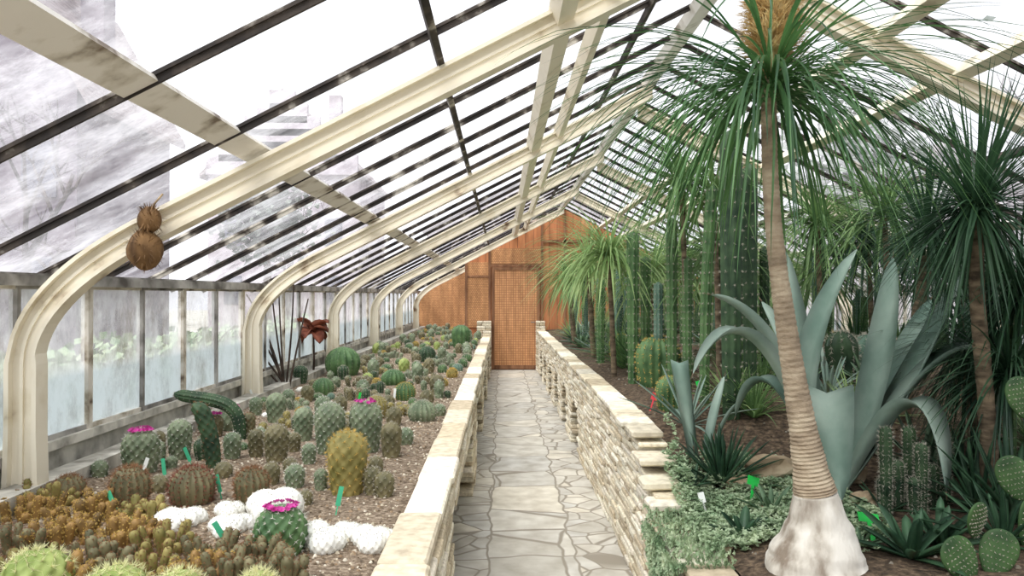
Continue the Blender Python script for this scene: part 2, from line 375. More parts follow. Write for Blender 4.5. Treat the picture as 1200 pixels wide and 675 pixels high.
mk('trim_%d'%k,V,Fc,M['gutter'],smooth=False,kind='structure',label='weathered grey eave beam above side windows',category='eave beam'); k+=1
wn=1
for xs,sgn in ((XL,1),(XR,-1)):
    Y=4.2-.62*8
    i=0
    while Y<YB-.3:
        V=[];Fc=[]
        y1=min(Y+.62,YB)
        w=.014 if i%2 else .024
        box(V,Fc,xs-.02,xs+.02,Y-w,Y+w,.885,1.66); box(V,Fc,xs-.012,xs+.012,Y+w,y1-.014,.885,.91); box(V,Fc,xs-.012,xs+.012,Y+w,y1-.014,1.635,1.66)
        o=mk('window_%d'%wn,V,Fc,M['gutter'] if i%2==1 else M['post'],smooth=False,kind='structure',label='side window with weathered frame and grimy glass',category='window',group='side windows')
        mk('window_pane',[(xs,Y+.012,.9),(xs,y1-.012,.9),(xs,y1-.012,1.64),(xs,Y+.012,1.64)],[[0,1,2,3]],M['wglass'],parent=o,smooth=False)
        wn+=1; Y+=.62; i+=1
YD=16.45
def gable(name,y,xa,xb,t,mat,lab):
    pts=[(xa,0),(xb,0),(xb,roofz(xb)-.02)]
    if xa<XRG<xb: pts.append((XRG,zr-.02))
    pts.append((xa,roofz(xa)-.02))
    n=len(pts)
    V=[(p[0],y,p[1]) for p in pts]+[(p[0],y+t,p[1]) for p in pts]
    Fc=[list(range(n)),[n+i for i in range(n)][::-1]]+[[i,n+i,n+(i+1)%n,(i+1)%n] for i in range(n)]
    return mk(name,V,Fc,mat,smooth=False,kind='structure',label=lab,category='wall')
gable('wall_back',YB,XL,.9,.06,M['wood'],'brown woven panel end wall under the glass roof')
gable('wall_partition',YD,-.78,XR,.06,M['wood2'],'reddish brown board partition wall with battens')
V=[];Fc=[]
for (x0,x1,z0,z1) in ((-.76,-.28,.9,1.98),(-.76,-.28,2.0,2.30),(-.24,.84,2.26,2.60)):
    box(V,Fc,x0,x1,YD-.03,YD-.003,z0,z1)
mk('trim_%d'%k,V,Fc,M['wood'],smooth=False,kind='structure',label='woven brown reed panels fixed beside and above the door',category='wall panel'); k+=1
V=[];Fc=[]
for x in (-.76,-.26,.86,1.35,1.9): box(V,Fc,x-.025,x+.025,YD-.05,YD-.031,0,roofz(x)-.1)
box(V,Fc,-.735,-.285,YD-.045,YD-.031,1.975,2.015)
box(V,Fc,-.235,.835,YD-.05,YD-.031,2.2,2.25); box(V,Fc,.89,3.0,YD-.05,YD-.002,2.72,2.78)
mk('trim_%d'%k,V,Fc,M['batten'],smooth=False,kind='structure',label='dark brown timber battens on the partition',category='batten'); k+=1
V=[];Fc=[]; box(V,Fc,-.21,.81,YD-.06,YD-.02,.02,2.19)
dr=mk('door_1',V,Fc,M['door'],smooth=False,kind='structure',label='reddish brown lattice-panelled wooden door',category='door')
V=[];Fc=[]
for x0,x1,z0,z1 in ((-.21,-.16,.02,2.19),(.76,.81,.02,2.19),(-.16,.76,2.13,2.19),(-.16,.76,.02,.10)): box(V,Fc,x0,x1,YD-.075,YD-.06,z0,z1)
mk('door_frame',V,Fc,M['batten'],parent=dr,smooth=False)
V=[];Fc=[]; tube(V,Fc,[(.70,YD-.07,1.02),(.70,YD-.12,1.02),(.62,YD-.12,1.02)],[.01,.01,.01],8)
mk('handle',V,Fc,M['gutter'],parent=dr,label='small grey metal lever handle')
# ---------------------------------------------------------------- stone work
def scol(dark=0):
    base=rnd.choice([(232,224,202),(220,208,184),(238,232,214),(206,192,166),(226,216,194),(192,178,154),(234,226,210)])
    f=rnd.uniform(.9,1.05)*(1-dark)
    return lin(*[min(255,v*f) for v in base])
bench=empty('planter_bench',(0,0,0),'long raised stone planter bench with pale cap stones and open niches','planter')
bench['kind']='structure'
opens=[(3.75,6.2),(7.1,9.0),(9.8,11.7),(12.5,14.2),(15.0,16.6)]
V=[];Fc=[];C=[]
z=0.0
while z<.68:
    h=rnd.uniform(.032,.05)
    if z+h>.70: h=.70-z
    y=YA
    while y<YB-.4:
        L=rnd.uniform(.14,.36)
        mid=y+L/2
        inop=any(a-.05<mid<b+.05 for a,b in opens) and z<.54
        if not inop:
            j=rnd.uniform(-.008,.008)
            rbox(V,Fc,-.38,-.228+j,y+.003,y+L-.003,z+.002,z+h-.002,.006,.002,C,scol())
        y+=L
    z+=h
mk('bench_face',V,Fc,M['stone'],parent=bench,smooth=False,cols=C,label='stacked thin pale stone courses')
V=[];Fc=[];C=[]
y=YA
while y<YB-.05:
    L=min(rnd.uniform(.3,.62),YB-y)
    rbox(V,Fc,-.40+rnd.uniform(-.008,.008),-.232+rnd.uniform(-.006,.006),y+.002,y+L-.002,.703,.748+rnd.uniform(-.003,.003),.009,.003,C,scol(-.02))
    y+=L
mk('cap_stones',V,Fc,M['cap'],parent=bench,smooth=False,cols=C,label='pale smooth limestone coping slabs')
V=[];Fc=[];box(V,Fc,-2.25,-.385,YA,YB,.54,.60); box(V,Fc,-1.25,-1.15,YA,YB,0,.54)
mk('bench_slab',V,Fc,M['recess_shade'],parent=bench,smooth=False)  # slab and support coloured near-black, shade of the openings put into the colour
V=[];Fc=[];box(V,Fc,-2.17,-2.04,YA,YB,.60,.765)
mk('outer_curb',V,Fc,M['concrete'],parent=bench,smooth=False,label='grey concrete curb along the windows')
def grid(x0,x1,y0,y1,nx,ny,fz):
    V=[];Fc=[]
    for j in range(ny+1):
        for i in range(nx+1):
            x=x0+(x1-x0)*i/nx; y=y0+(y1-y0)*j/ny; V.append((x,y,fz(x,y)))
    for j in range(ny):
        for i in range(nx):
            a=j*(nx+1)+i; Fc.append([a,a+1,a+nx+2,a+nx+1])
    return V,Fc
def soilL(x,y): return .70+.018*noise.noise(Vector((x*2.2,y*2.2,0)))+.006*noise.noise(Vector((x*9,y*9,3)))
V,Fc=grid(-2.04,-.40,YA,YB-.01,36,300,soilL)
mk('soil_bed',V,Fc,M['soil'],kind='stuff',label='brown gravelly cactus soil filling the raised bench',category='soil')
def soilR(x,y):
    s=max(0,min(1,(y-3.9)/1.4)); s=s*s*(3-2*s)
    e=max(0,min(1,(x-.92)/.15))
    b=.535+.30*s+.03*e+.07*max(0,min(x-1.2,3))
    return b+.03*e*noise.noise(Vector((x*1.8,y*1.8,5)))
V,Fc=grid(.915,XR-.05,YA,YD-.06,60,220,soilR)
mk('soil_bed',V,Fc,M['soild'],kind='stuff',label='dark brown stony soil in the wide planted border',category='soil')
def gravel(name,n,fx,fz,szr,mat,label,dk=1):
    V=[];Fc=[];C=[]
    for _ in range(n):
        x,y=fx(); s=rnd.uniform(*szr); z=fz(x,y)
        b=len(V); c=rnd.choice([(172,156,134),(128,112,94),(202,192,172),(102,88,72),(156,134,110),(214,206,190)])
        c=lin(*[v*dk for v in c])
        for q in range(6):
            a=q*math.pi/3+rnd.uniform(-.3,.3); r=s*rnd.uniform(.7,1.1); V.append((x+r*math.cos(a),y+r*math.sin(a),z-.002)); C.append(c)
        for q in range(4):
            a=q*math.pi/2+rnd.uniform(-.3,.3); r=s*rnd.uniform(.35,.6); V.append((x+r*math.cos(a),y+r*math.sin(a),z+s*rnd.uniform(.5,.8))); C.append(c)
        for q in range(6):
            t0=b+6+int(q*4/6)%4; t1=b+6+int((q+1)*4/6)%4
            Fc.append([b+q,b+(q+1)%6,t1] if t0==t1 else [b+q,b+(q+1)%6,t1,t0])
        Fc.append([b+6,b+7,b+8,b+9])
    return mk(name,V,Fc,mat,smooth=False,cols=C,kind='stuff',label=label,category='gravel')
gravel('gravel',9000,lambda:(rnd.uniform(-2.02,-.42),2+ (rnd.random()**1.8)*11),soilL,(.004,.011),M['stone'],'small mixed brown and grey gravel over the cactus bed')
gravel('gravel',1800,lambda:(rnd.uniform(1.0,3.4),2.2+(rnd.random()**1.5)*7),soilR,(.005,.014),M['stone'],'scattered stones over the dark planted border',.7)
rw=empty('border_wall',(0,0,0),'dry-stacked pale stone border wall with arched niches at its base','stone wall')
rw['kind']='structure'
def topz(y):
    if y<3.55: return .50
    if y<4.35: return .50+.32*(y-3.55)/.8
    return .83
arch=[(8.0+1.35*i) for i in range(6)]
V=[];Fc=[];C=[]
z=0
while z<.84:
    h=rnd.uniform(.024,.042)
    y=YA
    while y<YD-.42:
        L=rnd.uniform(.10,.32); mid=y+L/2
        ok= z+h*.5<topz(mid)
        for a in arch:
            dy=abs(mid-a)/.36
            if dy<1 and z<.24+.30*math.sqrt(1-dy*dy): ok=False
        if ok:
            j=rnd.uniform(-.008,.008)
            rbox(V,Fc,.75+j,.91,y+.003,y+L-.003,z+.002,z+h-.002,.006,.002,C,scol())
        y+=L
    z+=h
mk('wall_face',V,Fc,M['stone'],parent=rw,smooth=False,cols=C)
V=[];Fc=[];C=[]
y=YA
while y<YD-.45:
    L=rnd.uniform(.13,.3) if 3.4<y<5 else rnd.uniform(.3,.5)
    t=topz(y+L/2)
    rbox(V,Fc,.725+rnd.uniform(-.01,.01)-(.02 if 3.4<y<5 else 0),.91+rnd.uniform(-.02,.0),y+.002,y+L-.002,t+.003,t+.04+rnd.uniform(-.004,.004),.01,.004,C,scol(-.02))
    y+=L
mk('cap_stones',V,Fc,M['cap'],parent=rw,smooth=False,cols=C,label='pale rough thin coping stones')
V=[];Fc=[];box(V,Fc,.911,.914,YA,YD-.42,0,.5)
mk('niche_shade_sheet',V,Fc,M['recess_shade'],parent=rw,smooth=False)  # thin dark sheet standing in for the shade behind the arched niches
for (x0,x1,lab) in ((-.52,-.22,'pale stacked stone pillar beside the door'),(.72,.91,'narrow pale stacked stone pillar beside the door')):
    V=[];Fc=[];C=[];z=0
    while z<1.02:
        h=.05; m=rnd.uniform(.35,.65)
        xm=x0+(x1-x0)*m
        rbox(V,Fc,x0,xm-.003,YD-.41,YD-.1,z+.002,z+h-.002,.008,.003,C,scol()); rbox(V,Fc,xm+.003,x1,YD-.41,YD-.1,z+.002,z+h-.002,.008,.003,C,scol()); z+=h
    mk('stone_pillar',V,Fc,M['stone'],smooth=False,cols=C,label=lab,category='pillar',group='pillars flanking the door')
# ---------------------------------------------------------------- cacti
def profile(Rr,H,squat=1.0):
    dome=min(Rr*squat,H*.6); td=H-dome; pts=[]
    for i in range(20):
        t=i/20; pts.append((Rr*(.78+.22*math.sin(t*math.pi/2)),td*t))
    for i in range(21):
        a=i/20*math.pi/2; pts.append((max(Rr*math.cos(a),.0008),td+dome*math.sin(a)))
    return pts
def resample(pts,n):
    L=[0]
    for i in range(1,len(pts)): L.append(L[-1]+math.dist(pts[i],pts[i-1]))
    out=[];j=0
    for i in range(n+1):
        s=L[-1]*i/n
        while j<len(L)-2 and L[j+1]<s: j+=1
        u=(s-L[j])/max(L[j+1]-L[j],1e-9)
        out.append((pts[j][0]+(pts[j+1][0]-pts[j][0])*u,pts[j][1]+(pts[j+1][1]-pts[j][1])*u,s))
    return out
def cbody(Rr,H,ribs,amp,mode='rib',squat=1.0,bend=(0,0),V=None,Fc=None,off=(0,0,0),nt=None,seg=None,tilt=None):
    if V is None: V=[];Fc=[]
    b=len(V)
    m=max(3,ribs//2)
    seg=seg or (ribs*5 if mode=='rib' else m*8); seg=min(seg,110)
    pr=profile(Rr,H,squat); Lt=resample(pr,2)[-1][2]
    kz=m/Rr
    nt=nt or (22 if mode=='rib' else max(14,min(60,int(Lt*kz/math.pi*4.5))))
    rs=resample(pr,nt)
    T=Matrix.Identity(3)
    if tilt: T=Matrix.Rotation(tilt[1],3,Vector((math.cos(tilt[0]),math.sin(tilt[0]),0)))
    def place(r,z,th):
        u=z/H
        return T@Vector((r*math.cos(th)+bend[0]*u*u,r*math.sin(th)+bend[1]*u*u,z))+Vector(off)
    for (r,z,s) in rs:
        for q in range(seg):
            t=2*math.pi*q/seg
            if mode=='rib': d=amp*(abs(math.cos(ribs*t/2))*2-1)
            else: d=amp*math.cos(m*t)*math.cos(kz*s)
            fade=min(1,r/(Rr*.35))
            V.append(place(r*(1+d*fade),z,t))
    for i in range(nt):
        for q in range(seg):
            Fc.append([b+i*seg+q,b+i*seg+(q+1)%seg,b+(i+1)*seg+(q+1)%seg,b+(i+1)*seg+q])
    Fc.append([b+nt*seg+q for q in range(seg)])
    A=[]
    def nrm(i,t):
        a=rs[max(i-1,0)];c=rs[min(i+1,nt)]
        dr,dz=c[0]-a[0],c[1]-a[1]; n=Vector((dz*math.cos(t),dz*math.sin(t),-dr))
        return (T@n.normalized()) if n.length>0 else Vector((0,0,1))
    if mode=='rib':
        na=max(6,int(Lt/max(Rr*.22,.008)))
        for a in range(1,na):
            i=int(a/na*nt)
            r,z,s=rs[i]
            for q in range(ribs):
                t=2*math.pi*q/ribs
                if r<Rr*.25 and q%2: continue
                A.append((place(r*(1+amp),z,t),nrm(i,t)))
    else:
        nq=int(Lt*kz/math.pi)
        for q in range(1,nq+1):
            s=q*math.pi/kz; i=min(nt,int(round(s/Lt*nt))); r,z,_=rs[i]
            for a in range(2*m):
                if (a+q)%2: continue
                t=math.pi*a/m
                if r<Rr*.22 and rnd.random()<.6: continue
                A.append((place(r*(1+amp),z,t),nrm(i,t)))
    return V,Fc,A
def spines(A,L,ns,w=.0012,spread=1.0,V=None,Fc=None):
    if V is None: V=[];Fc=[]
    for p,n in A:
        for _ in range(ns):
            d=(n*rnd.uniform(.35,1)+Vector((rnd.uniform(-1,1),rnd.uniform(-1,1),rnd.uniform(-1,1)))*.75*spread).normalized()
            s=d.cross(Vector((rnd.uniform(-1,1),rnd.uniform(-1,1),rnd.uniform(-1,1)))).normalized()*w
            l=L*rnd.uniform(.6,1.15); b=len(V)
            V+= [p-s,p+s,p+d*l]; Fc.append([b,b+1,b+2])
    return V,Fc
def flowers(r,z,n,size,mat,parent,bend=(0,0),H=1):
    V=[];Fc=[]
    for i in range(n):
        a=2*math.pi*i/n+rnd.uniform(-.1,.1); rr=r*rnd.uniform(.8,1.2)
        c=Vector((rr*math.cos(a)+bend[0],rr*math.sin(a)+bend[1],z+rnd.uniform(-.1,.2)*size))
        ax=Vector((math.cos(a)*.7,math.sin(a)*.7,1)).normalized()
        u=ax.orthogonal().normalized(); v=ax.cross(u)
        for p in range(8):
            t=p*math.pi/4; d=u*math.cos(t)+v*math.sin(t); s=u*-math.sin(t)+v*math.cos(t)
            b=len(V)
            V+=[c-s*size*.08,c+s*size*.08,c+d*size*.35+ax*size*.35+s*size*.2,c+d*size*.6+ax*size*.5,c+d*size*.35+ax*size*.35-s*size*.2]
            Fc.append([b,b+1,b+2,b+3,b+4])
    return mk('flowers',V,Fc,mat,parent=parent,smooth=False,kind='stuff')
PLACED=[]
def cactus(px,by,ty,w,ribs=14,amp=.07,mode='rib',mat='c_green',smat='s_white',sl=.016,ns=6,squat=1.0,bend=(0,0),fl=None,label='',z=None,flm='pink',name='cactus',fsz=.026,flr=.5,sw=.0011,pos=None,RH=None):
    if pos is None:
        z0=.695 if z is None else z
        p=PZ(px,by,z0); k=F/p.y; Rr=w/2/k; H=(by-ty)/k+Rr*.1
        p.y+=Rr*.6
        p.z=(soilL(p.x,p.y) if z is None else z)-.008
    else: p=Vector(pos); Rr,H=RH
    V,Fc,A=cbody(Rr*.92,H,ribs,amp,mode,squat,bend)
    o=mk(name,V,Fc,M[mat],loc=p,label=label,category='cactus')
    V,Fc=spines(A,sl,ns,sw); mk('spines',V,Fc,M[smat],parent=o,smooth=False,kind='stuff')
    if fl: flowers(Rr*flr,H-Rr*.13*squat+.004,fl,fsz,M[flm],o,bend)
    PLACED.append((p.x,p.y,Rr))
    return o
cactus(405,580,508,50,20,.04,'tub','c_olive','s_gold',.02,12,label='golden-spined barrel cactus standing in gravel')
cactus(385,534,475,38,22,.05,'tub','c_grey','s_white',.014,10,label='grey-green columnar cactus with fine white spines')
cactus(427,531,472,41,22,.05,'tub','c_grey','s_white',.014,10,fl=10,label='grey-green barrel cactus topped with pink flowers')
cactus(458,537,496,26,14,.06,'tub','c_brown','s_grey',.013,7,label='small brownish columnar cactus in gravel')
cactus(461,500,478,20,14,.06,'tub','c_brown','s_grey',.012,7,label='small brownish globular cactus in gravel')
cactus(250,550,473,22,12,.08,'tub','c_dark','s_brown',.014,6,bend=(-.085,0),label='dark slender leaning columnar cactus')
cactus(162,556,505,45,24,.06,'tub','c_grey','s_white',.014,9,fl=16,label='grey-green globe cactus with a ring of magenta flowers')
cactus(210,538,492,29,18,.06,'tub','c_grey','s_white',.014,9,label='short grey woolly columnar cactus')
cactus(268,505,477,34,18,.06,'tub','c_grey','s_white',.012,8,fl=14,label='globe cactus crowned with magenta flowers')
cactus(252,512,486,20,14,.06,'tub','c_brown','s_grey',.012,6,fl=8,label='small cactus with magenta blossoms on top')
cactus(355,517,478,24,16,.06,'tub','c_grey','s_grey',.012,8,label='grey-green short column cactus')
cactus(323,495,461,25,16,.06,'tub','c_grey','s_grey',.012,8,label='grey-green short column cactus')
cactus(323,543,498,30,18,.06,'tub','c_brown','s_grey',.014,8,label='brownish column cactus with grey spines')
cactus(300,535,502,20,14,.06,'tub','c_brown','s_grey',.012,7,label='small brownish cactus in gravel')
cactus(272,538,507,22,14,.06,'tub','c_grey','s_white',.012,8,label='small pale spiny cactus in gravel')
cactus(292,512,482,16,14,.06,'tub','c_brown','s_brown',.012,6,label='small brown-green column cactus')
cactus(150,598,550,44,16,.08,'rib','c_brown','s_brown',.024,9,squat=1.1,label='brown-green barrel cactus with brown hooked spines',sw=.0014)
cactus(222,592,550,52,18,.08,'rib','c_brown','s_red',.024,9,squat=1.0,label='dome cactus with dense reddish brown spines',sw=.0014)
cactus(293,590,549,40,16,.08,'rib','c_brown','s_brown',.02,9,label='brown barrel cactus with dense spines',sw=.0014)
cactus(345,572,545,25,16,.06,'tub','c_grey','s_white',.012,8,label='small grey globe cactus in gravel')
cactus(318,568,542,21,14,.06,'tub','c_brown','s_grey',.012,8,label='small brown globe cactus in gravel')
cactus(325,655,600,66,26,.06,'tub','c_green','s_white',.016,10,fl=22,label='green globe cactus with white wool and magenta flower ring',fsz=.022)
cactus(80,582,558,36,16,.08,'rib','c_brown','s_brown',.022,7,label='brown barrel cactus with curved spines')
cactus(450,583,554,25,14,.06,'tub','c_brown','s_grey',.013,7,label='small brown cluster cactus in gravel')
cactus(436,580,547,21,14,.06,'tub','c_brown','s_grey',.013,7,label='small brown column cactus in gravel')
cactus(440,562,536,19,14,.06,'tub','c_brown','s_grey',.013,7,label='small brown column cactus in gravel')
cactus(376,575,550,17,14,.06,'tub','c_grey','s_grey',.012,7,label='small grey column cactus in gravel')
cactus(400,441,409,40,15,.13,'rib','c_green','s_grey',.018,3,squat=1,label='dark green deeply ribbed globe cactus')
cactus(460,452,434,28,15,.12,'rib','c_green','s_grey',.016,3,label='green ribbed globe cactus in gravel')
cactus(378,465,445,25,14,.1,'rib','c_green','s_grey',.016,4,label='green globe cactus in gravel')
cactus(352,450,429,17,14,.1,'rib','c_dark','s_grey',.016,4,label='dark green small cactus in gravel')
cactus(494,495,472,34,16,.1,'rib','c_grey','s_grey',.016,6,squat=1,label='grey-green low globe cactus')
cactus(440,492,466,28,16,.08,'rib','c_olive','s_grey',.016,6,label='olive green globe cactus in gravel')
cactus(474,470,450,25,16,.08,'rib','c_green','s_gold',.016,6,label='green globe cactus with golden spines')
cactus(512,462,440,19,14,.08,'tub','c_brown','s_grey',.014,6,label='pale brown column cactus in gravel')
cactus(378,490,466,21,16,.06,'tub','c_grey','s_white',.012,8,label='white-spined small cactus in gravel')
cactus(540,408,382,22,12,.12,'rib','c_green','s_grey',.02,3,label='large green ribbed cactus by the path')
cactus(500,425,407,20,14,.1,'rib','c_dark','s_grey',.02,3,label='dark green ribbed barrel cactus')
for (x,y,w,h,mt) in ((118,560,20,20,'c_grey'),(186,530,18,26,'c_brown'),(240,530,16,22,'c_grey'),(340,555,18,18,'c_brown'),(362,545,18,24,'c_grey'),(405,512,18,20,'c_brown'),(475,520,20,20,'c_grey'),(262,560,22,18,'c_brown'),(186,575,24,20,'c_brown'),(305,522,16,22,'c_grey'),(345,530,16,22,'c_brown'),(420,560,14,16,'c_grey'),(358,590,18,18,'c_brown'),(338,478,16,22,'c_grey'),(360,472,16,20,'c_brown'),(300,488,16,22,'c_grey'),(398,488,18,22,'c_brown'),(425,462,16,18,'c_grey'),(455,480,16,18,'c_brown'),(500,475,18,18,'c_brown'),(515,488,16,14,'c_grey')):
    cactus(x,y,y-h,w,14,.06,'tub',mt,'s_grey' if mt=='c_brown' else 's_white',.012,8,label='small spiny cactus packed between larger ones in gravel')
for (x,y,t,w) in ((35,700,650,82),(128,712,670,78),(205,716,674,64),(300,716,678,48)):
    cactus(x,y,t,w,22,.07,'tub','c_lime','s_yellow',.026,12,label='pale lime globe cactus with dense cream spines',sw=.0013)
d0=4.9;k0=F/d0
bx=(283-VX)/k0; b0=Vector((bx,d0,soilL(bx,d0)-.01))
def b3(a,b,c,d,n): return [a*(1-t)**3+b*3*t*(1-t)**2+c*3*t*t*(1-t)+d*t**3 for t in [i/n for i in range(n+1)]]
e0=PD(207,461,d0)-b0
pts=b3(Vector((0,0,0)),Vector((.02,0,e0.z*.95)),Vector((e0.x*.35,0,e0.z*.82)),e0,40)
V=[];Fc=[];rr=[.034+.006*math.sin(i/40*3.1) for i in range(38)]+[.032,.024,.010]
tube(V,Fc,pts,rr,40,0,.0,True,.09,10)
o=mk('cactus',V,Fc,M['c_dark'],loc=b0,label='dark green column cactus bent over sideways above the gravel',category='cactus')
A=[(Vector(v),(Vector(v)-pts[i//40]).normalized()) for i,v in enumerate(V[:41*40]) if (i%4==0 and (i//40)%2==0)]
V,Fc=spines(A,.012,5); mk('spines',V,Fc,M['s_grey'],parent=o,smooth=False,kind='stuff')
PLACED+=[(b0.x,b0.y,.06),(b0.x-.15,b0.y-.2,.12)]
def clump(px,by,w,n,rr,hh,mat,smat,label,spread_tilt=.25,sl=.008,ns=8,name='cactus_clump',z=None,mode='tub',ribs=12,aspect=.7,seg=None,nt=None,amp=.06):
    zz=.695 if z is None else z
    p=PZ(px,by,zz); k=F/p.y; W=w/2/k; p.y+=W*aspect*.6
    V=[];Fc=[];AA=[]
    for i in range(n):
        a=i*2.399; q=math.sqrt((i+.4)/n)
        x=W*q*math.cos(a)*.85; y=W*aspect*q*math.sin(a)*.85
        R0=rnd.uniform(*rr); H0=rnd.uniform(*hh)
        za=(soilL(p.x+x,p.y+y) if z is None else z)-.01
        _,_,A=cbody(R0,H0,ribs,amp,mode,1,(0,0),V,Fc,(x,y,za-zz),seg=seg,nt=nt,tilt=(a+math.pi/2,spread_tilt*q*rnd.uniform(.4,1.2)))
        AA+=A
    p.z=zz
    o=mk(name,V,Fc,M[mat],loc=p,label=label,category='cactus')
    V,Fc=spines(AA,sl,ns); mk('spines',V,Fc,M[smat],parent=o,smooth=False,kind='stuff')
    PLACED.append((p.x,p.y,W))
    return o
for (x,y,w,n,hh,rr) in ((205,618,60,4,(.06,.08),(.05,.062)),(266,626,56,4,(.055,.075),(.045,.056)),(320,606,64,3,(.10,.13),(.07,.085)),(380,646,42,3,(.08,.105),(.05,.055)),(436,644,50,4,(.06,.08),(.045,.054)),(408,634,24,2,(.05,.065),(.036,.042)),(270,604,36,3,(.05,.065),(.036,.046))):
    clump(x,y,w,n,rr,hh,'c_white','s_white','woolly white cushion cactus clump on gravel',sl=.006,ns=12,ribs=22,amp=.03)
cl=[(25,610,84),(95,622,80),(60,645,90),(135,640,84),(190,650,74),(10,655,80),(240,664,74),(110,668,84),(290,670,60),(165,614,56),(262,686,60),(170,684,74),(60,690,74),(225,686,60),(50,592,70),(120,600,50),(330,686,50),(20,680,70)]
for (x,y,w) in cl:
    m_=rnd.choice(['c_brown','c_orange','c_orange','c_olive'])
    clump(x,y,w,17,(.012,.019),(.05,.12),m_,'s_gold' if m_=='c_orange' else 's_brown','clump of golden brown finger-like cactus stems',spread_tilt=.6,sl=.009,ns=6,ribs=8,nt=10,seg=16,name='finger_cactus_clump')
for (x,y,w,n) in ((245,500,30,4),(480,445,40,9),(440,440,40,8),(420,455,34,7),(470,488,30,7),(400,500,22,5),(310,512,24,5),(410,470,30,7),(500,450,26,6),(455,420,34,9),(350,480,24,6),(520,430,30,8),(340,500,20,5),(385,425,30,7),(430,425,30,8),(480,415,30,9),(510,405,26,9)):
    clump(x,y,w,n,(.020,.032),(.06,.12),rnd.choice(['c_brown','c_grey','c_olive']),'s_grey','cluster of small spiny column cacti',spread_tilt=.3,sl=.014,ns=6,ribs=12)
PROTO=[]
def proto(Rr,H,ribs,amp,mode,mat,smat,sl,ns,label,squat=1.0):
    V,Fc,A=cbody(Rr,H,ribs,amp,mode,squat)
    o=mk('cactus',V,Fc,M[mat],label=label,category='cactus',group='small cacti in the gravel bed')
    V,Fc=spines(A,sl,ns,.002); s=mk('spines',V,Fc,M[smat],parent=o,smooth=False,kind='stuff')
    PROTO.append((o,[s],Rr,H))
proto(.1,.16,14,.1,'rib','c_green','s_grey',.03,6,'green ribbed globe cactus in gravel')
proto(.1,.28,12,.06,'tub','c_grey','s_white',.03,8,'grey-green columnar cactus with white spines')
proto(.1,.22,16,.06,'tub','c_brown','s_grey',.03,8,'brownish short column cactus in gravel')
proto(.1,.15,18,.07,'rib','c_olive','s_gold',.035,8,'golden-spined globe cactus in gravel')
proto(.1,.12,16,.06,'tub','c_white','s_white',.025,8,'white woolly globe cactus in gravel')
proto(.1,.30,10,.1,'rib','c_dark','s_grey',.03,6,'dark green columnar cactus in gravel')
proto(.1,.18,12,.1,'rib','c_blue','s_grey',.03,5,'blue-green ribbed cactus in gravel')
proto(.1,.2,14,.06,'tub','c_lime','s_yellow',.03,7,'lime green spiny cactus in gravel')
used=[False]*len(PROTO)
def put(i,x,y,z,s,sz=1,label=None,group=None):
    o,ch,Rr,H=PROTO[i]
    if not used[i]: c=o; used[i]=True
    else:
        c=o.copy(); COL.objects.link(c)
        for q in ch:
            d=q.copy(); d.parent=c; COL.objects.link(d)
    c.location=(x,y,z-.006); c.scale=(s,s,s*sz); c.rotation_euler=(rnd.uniform(-.08,.08),rnd.uniform(-.08,.08),rnd.uniform(0,6.28))
    if group: c['group']=group
    return c
tries=0;cnt=0
while cnt<240 and tries<16000:
    tries+=1
    y=3.9+(rnd.random()**1.15)*16; x=rnd.uniform(-1.97,-.47)
    r=rnd.uniform(.022,.048)
    if y<5.0 and x>-.75: continue
    if y>8: r*=1.4
    if any(math.hypot(x-a,y-b)<(r+c)*1.0+.006 for a,b,c in PLACED): continue
    PLACED.append((x,y,r)); i=rnd.choices(range(8),[4,6,7,3,.8,.8,1.5,1.5])[0]
    put(i,x,y,soilL(x,y),r/.1,rnd.uniform(.8,1.3)); cnt+=1
# ---------------------------------------------------------------- leaves
ORG=None
def wl(t): return (1-t)**.55*(.62+1.0*t)
def wag(t): return (1-t)**.6*(.5+1.9*t*(1-.25*t))
def wstrap(t): return (min(1,.6+t*3))*(1-t**2.5)+.02
def leafpath(V,Fc,pts,W,gut=.2,thick=.0,wf=wl,o=None):
    n=len(pts); d=Vector(pts[-1])-Vector(pts[0])
    if o is None:
        o=Vector((d.x,d.y,0))
        if o.length<1e-4: o=Vector((1,0,0))
        o.normalize()
    side=Vector((-o.y,o.x,0)); b=len(V); m=4 if thick else 3
    for i,p in enumerate(pts):
        p=Vector(p); t=(Vector(pts[min(i+1,n-1)])-Vector(pts[max(i-1,0)])).normalized()
        nn=t.cross(side)
        if nn.length<.01: nn=Vector((0,0,1))
        nn.normalize()
        ref=Vector((0,0,1))*abs(t.dot(o))-o*t.z
        if nn.dot(ref)<0: nn=-nn
        w=W*wf(i/(n-1))*.5
        V.append(p-side*w+nn*gut*w); V.append(p); V.append(p+side*w+nn*gut*w)
        if thick: V.append(p-nn*thick*w)
    for i in range(n-1):
        a=b+i*m; c=a+m
        Fc.append([a,a+1,c+1,c]); Fc.append([a+1,a+2,c+2,c+1])
        if thick: Fc.append([a+2,a+3,c+3,c+2]); Fc.append([a+3,a,c,c+3])
def leafgrav(V,Fc,base,d,L,W,g,segs=8,gut=.15,thick=0,wf=wstrap,kink=0):
    d=Vector(d).normalized(); p=Vector(base); pts=[p.copy()]
    o=Vector((d.x,d.y,0)); 
    if o.length<.02: o=Vector((1,0,0))
    o.normalize()
    for i in range(segs):
        p=p+d*(L/segs)
        if ORG is not None:
            X=min(max(p.x+ORG.x,XL+.05),XR-.08); p.x=X-ORG.x
            zm=roofz(X)-.17-rnd.random()*.05-ORG.z
            if p.z>zm:
                p.z=zm; d.z=min(d.z,-.05)
            if p.y+ORG.y>YD-.1: p.y=YD-.1-ORG.y
        pts.append(p.copy()); d=(d+Vector((0,0,-g))+Vector((rnd.uniform(-kink,kink),rnd.uniform(-kink,kink),0))).normalized()
    leafpath(V,Fc,pts,W,gut,thick,wf,o)
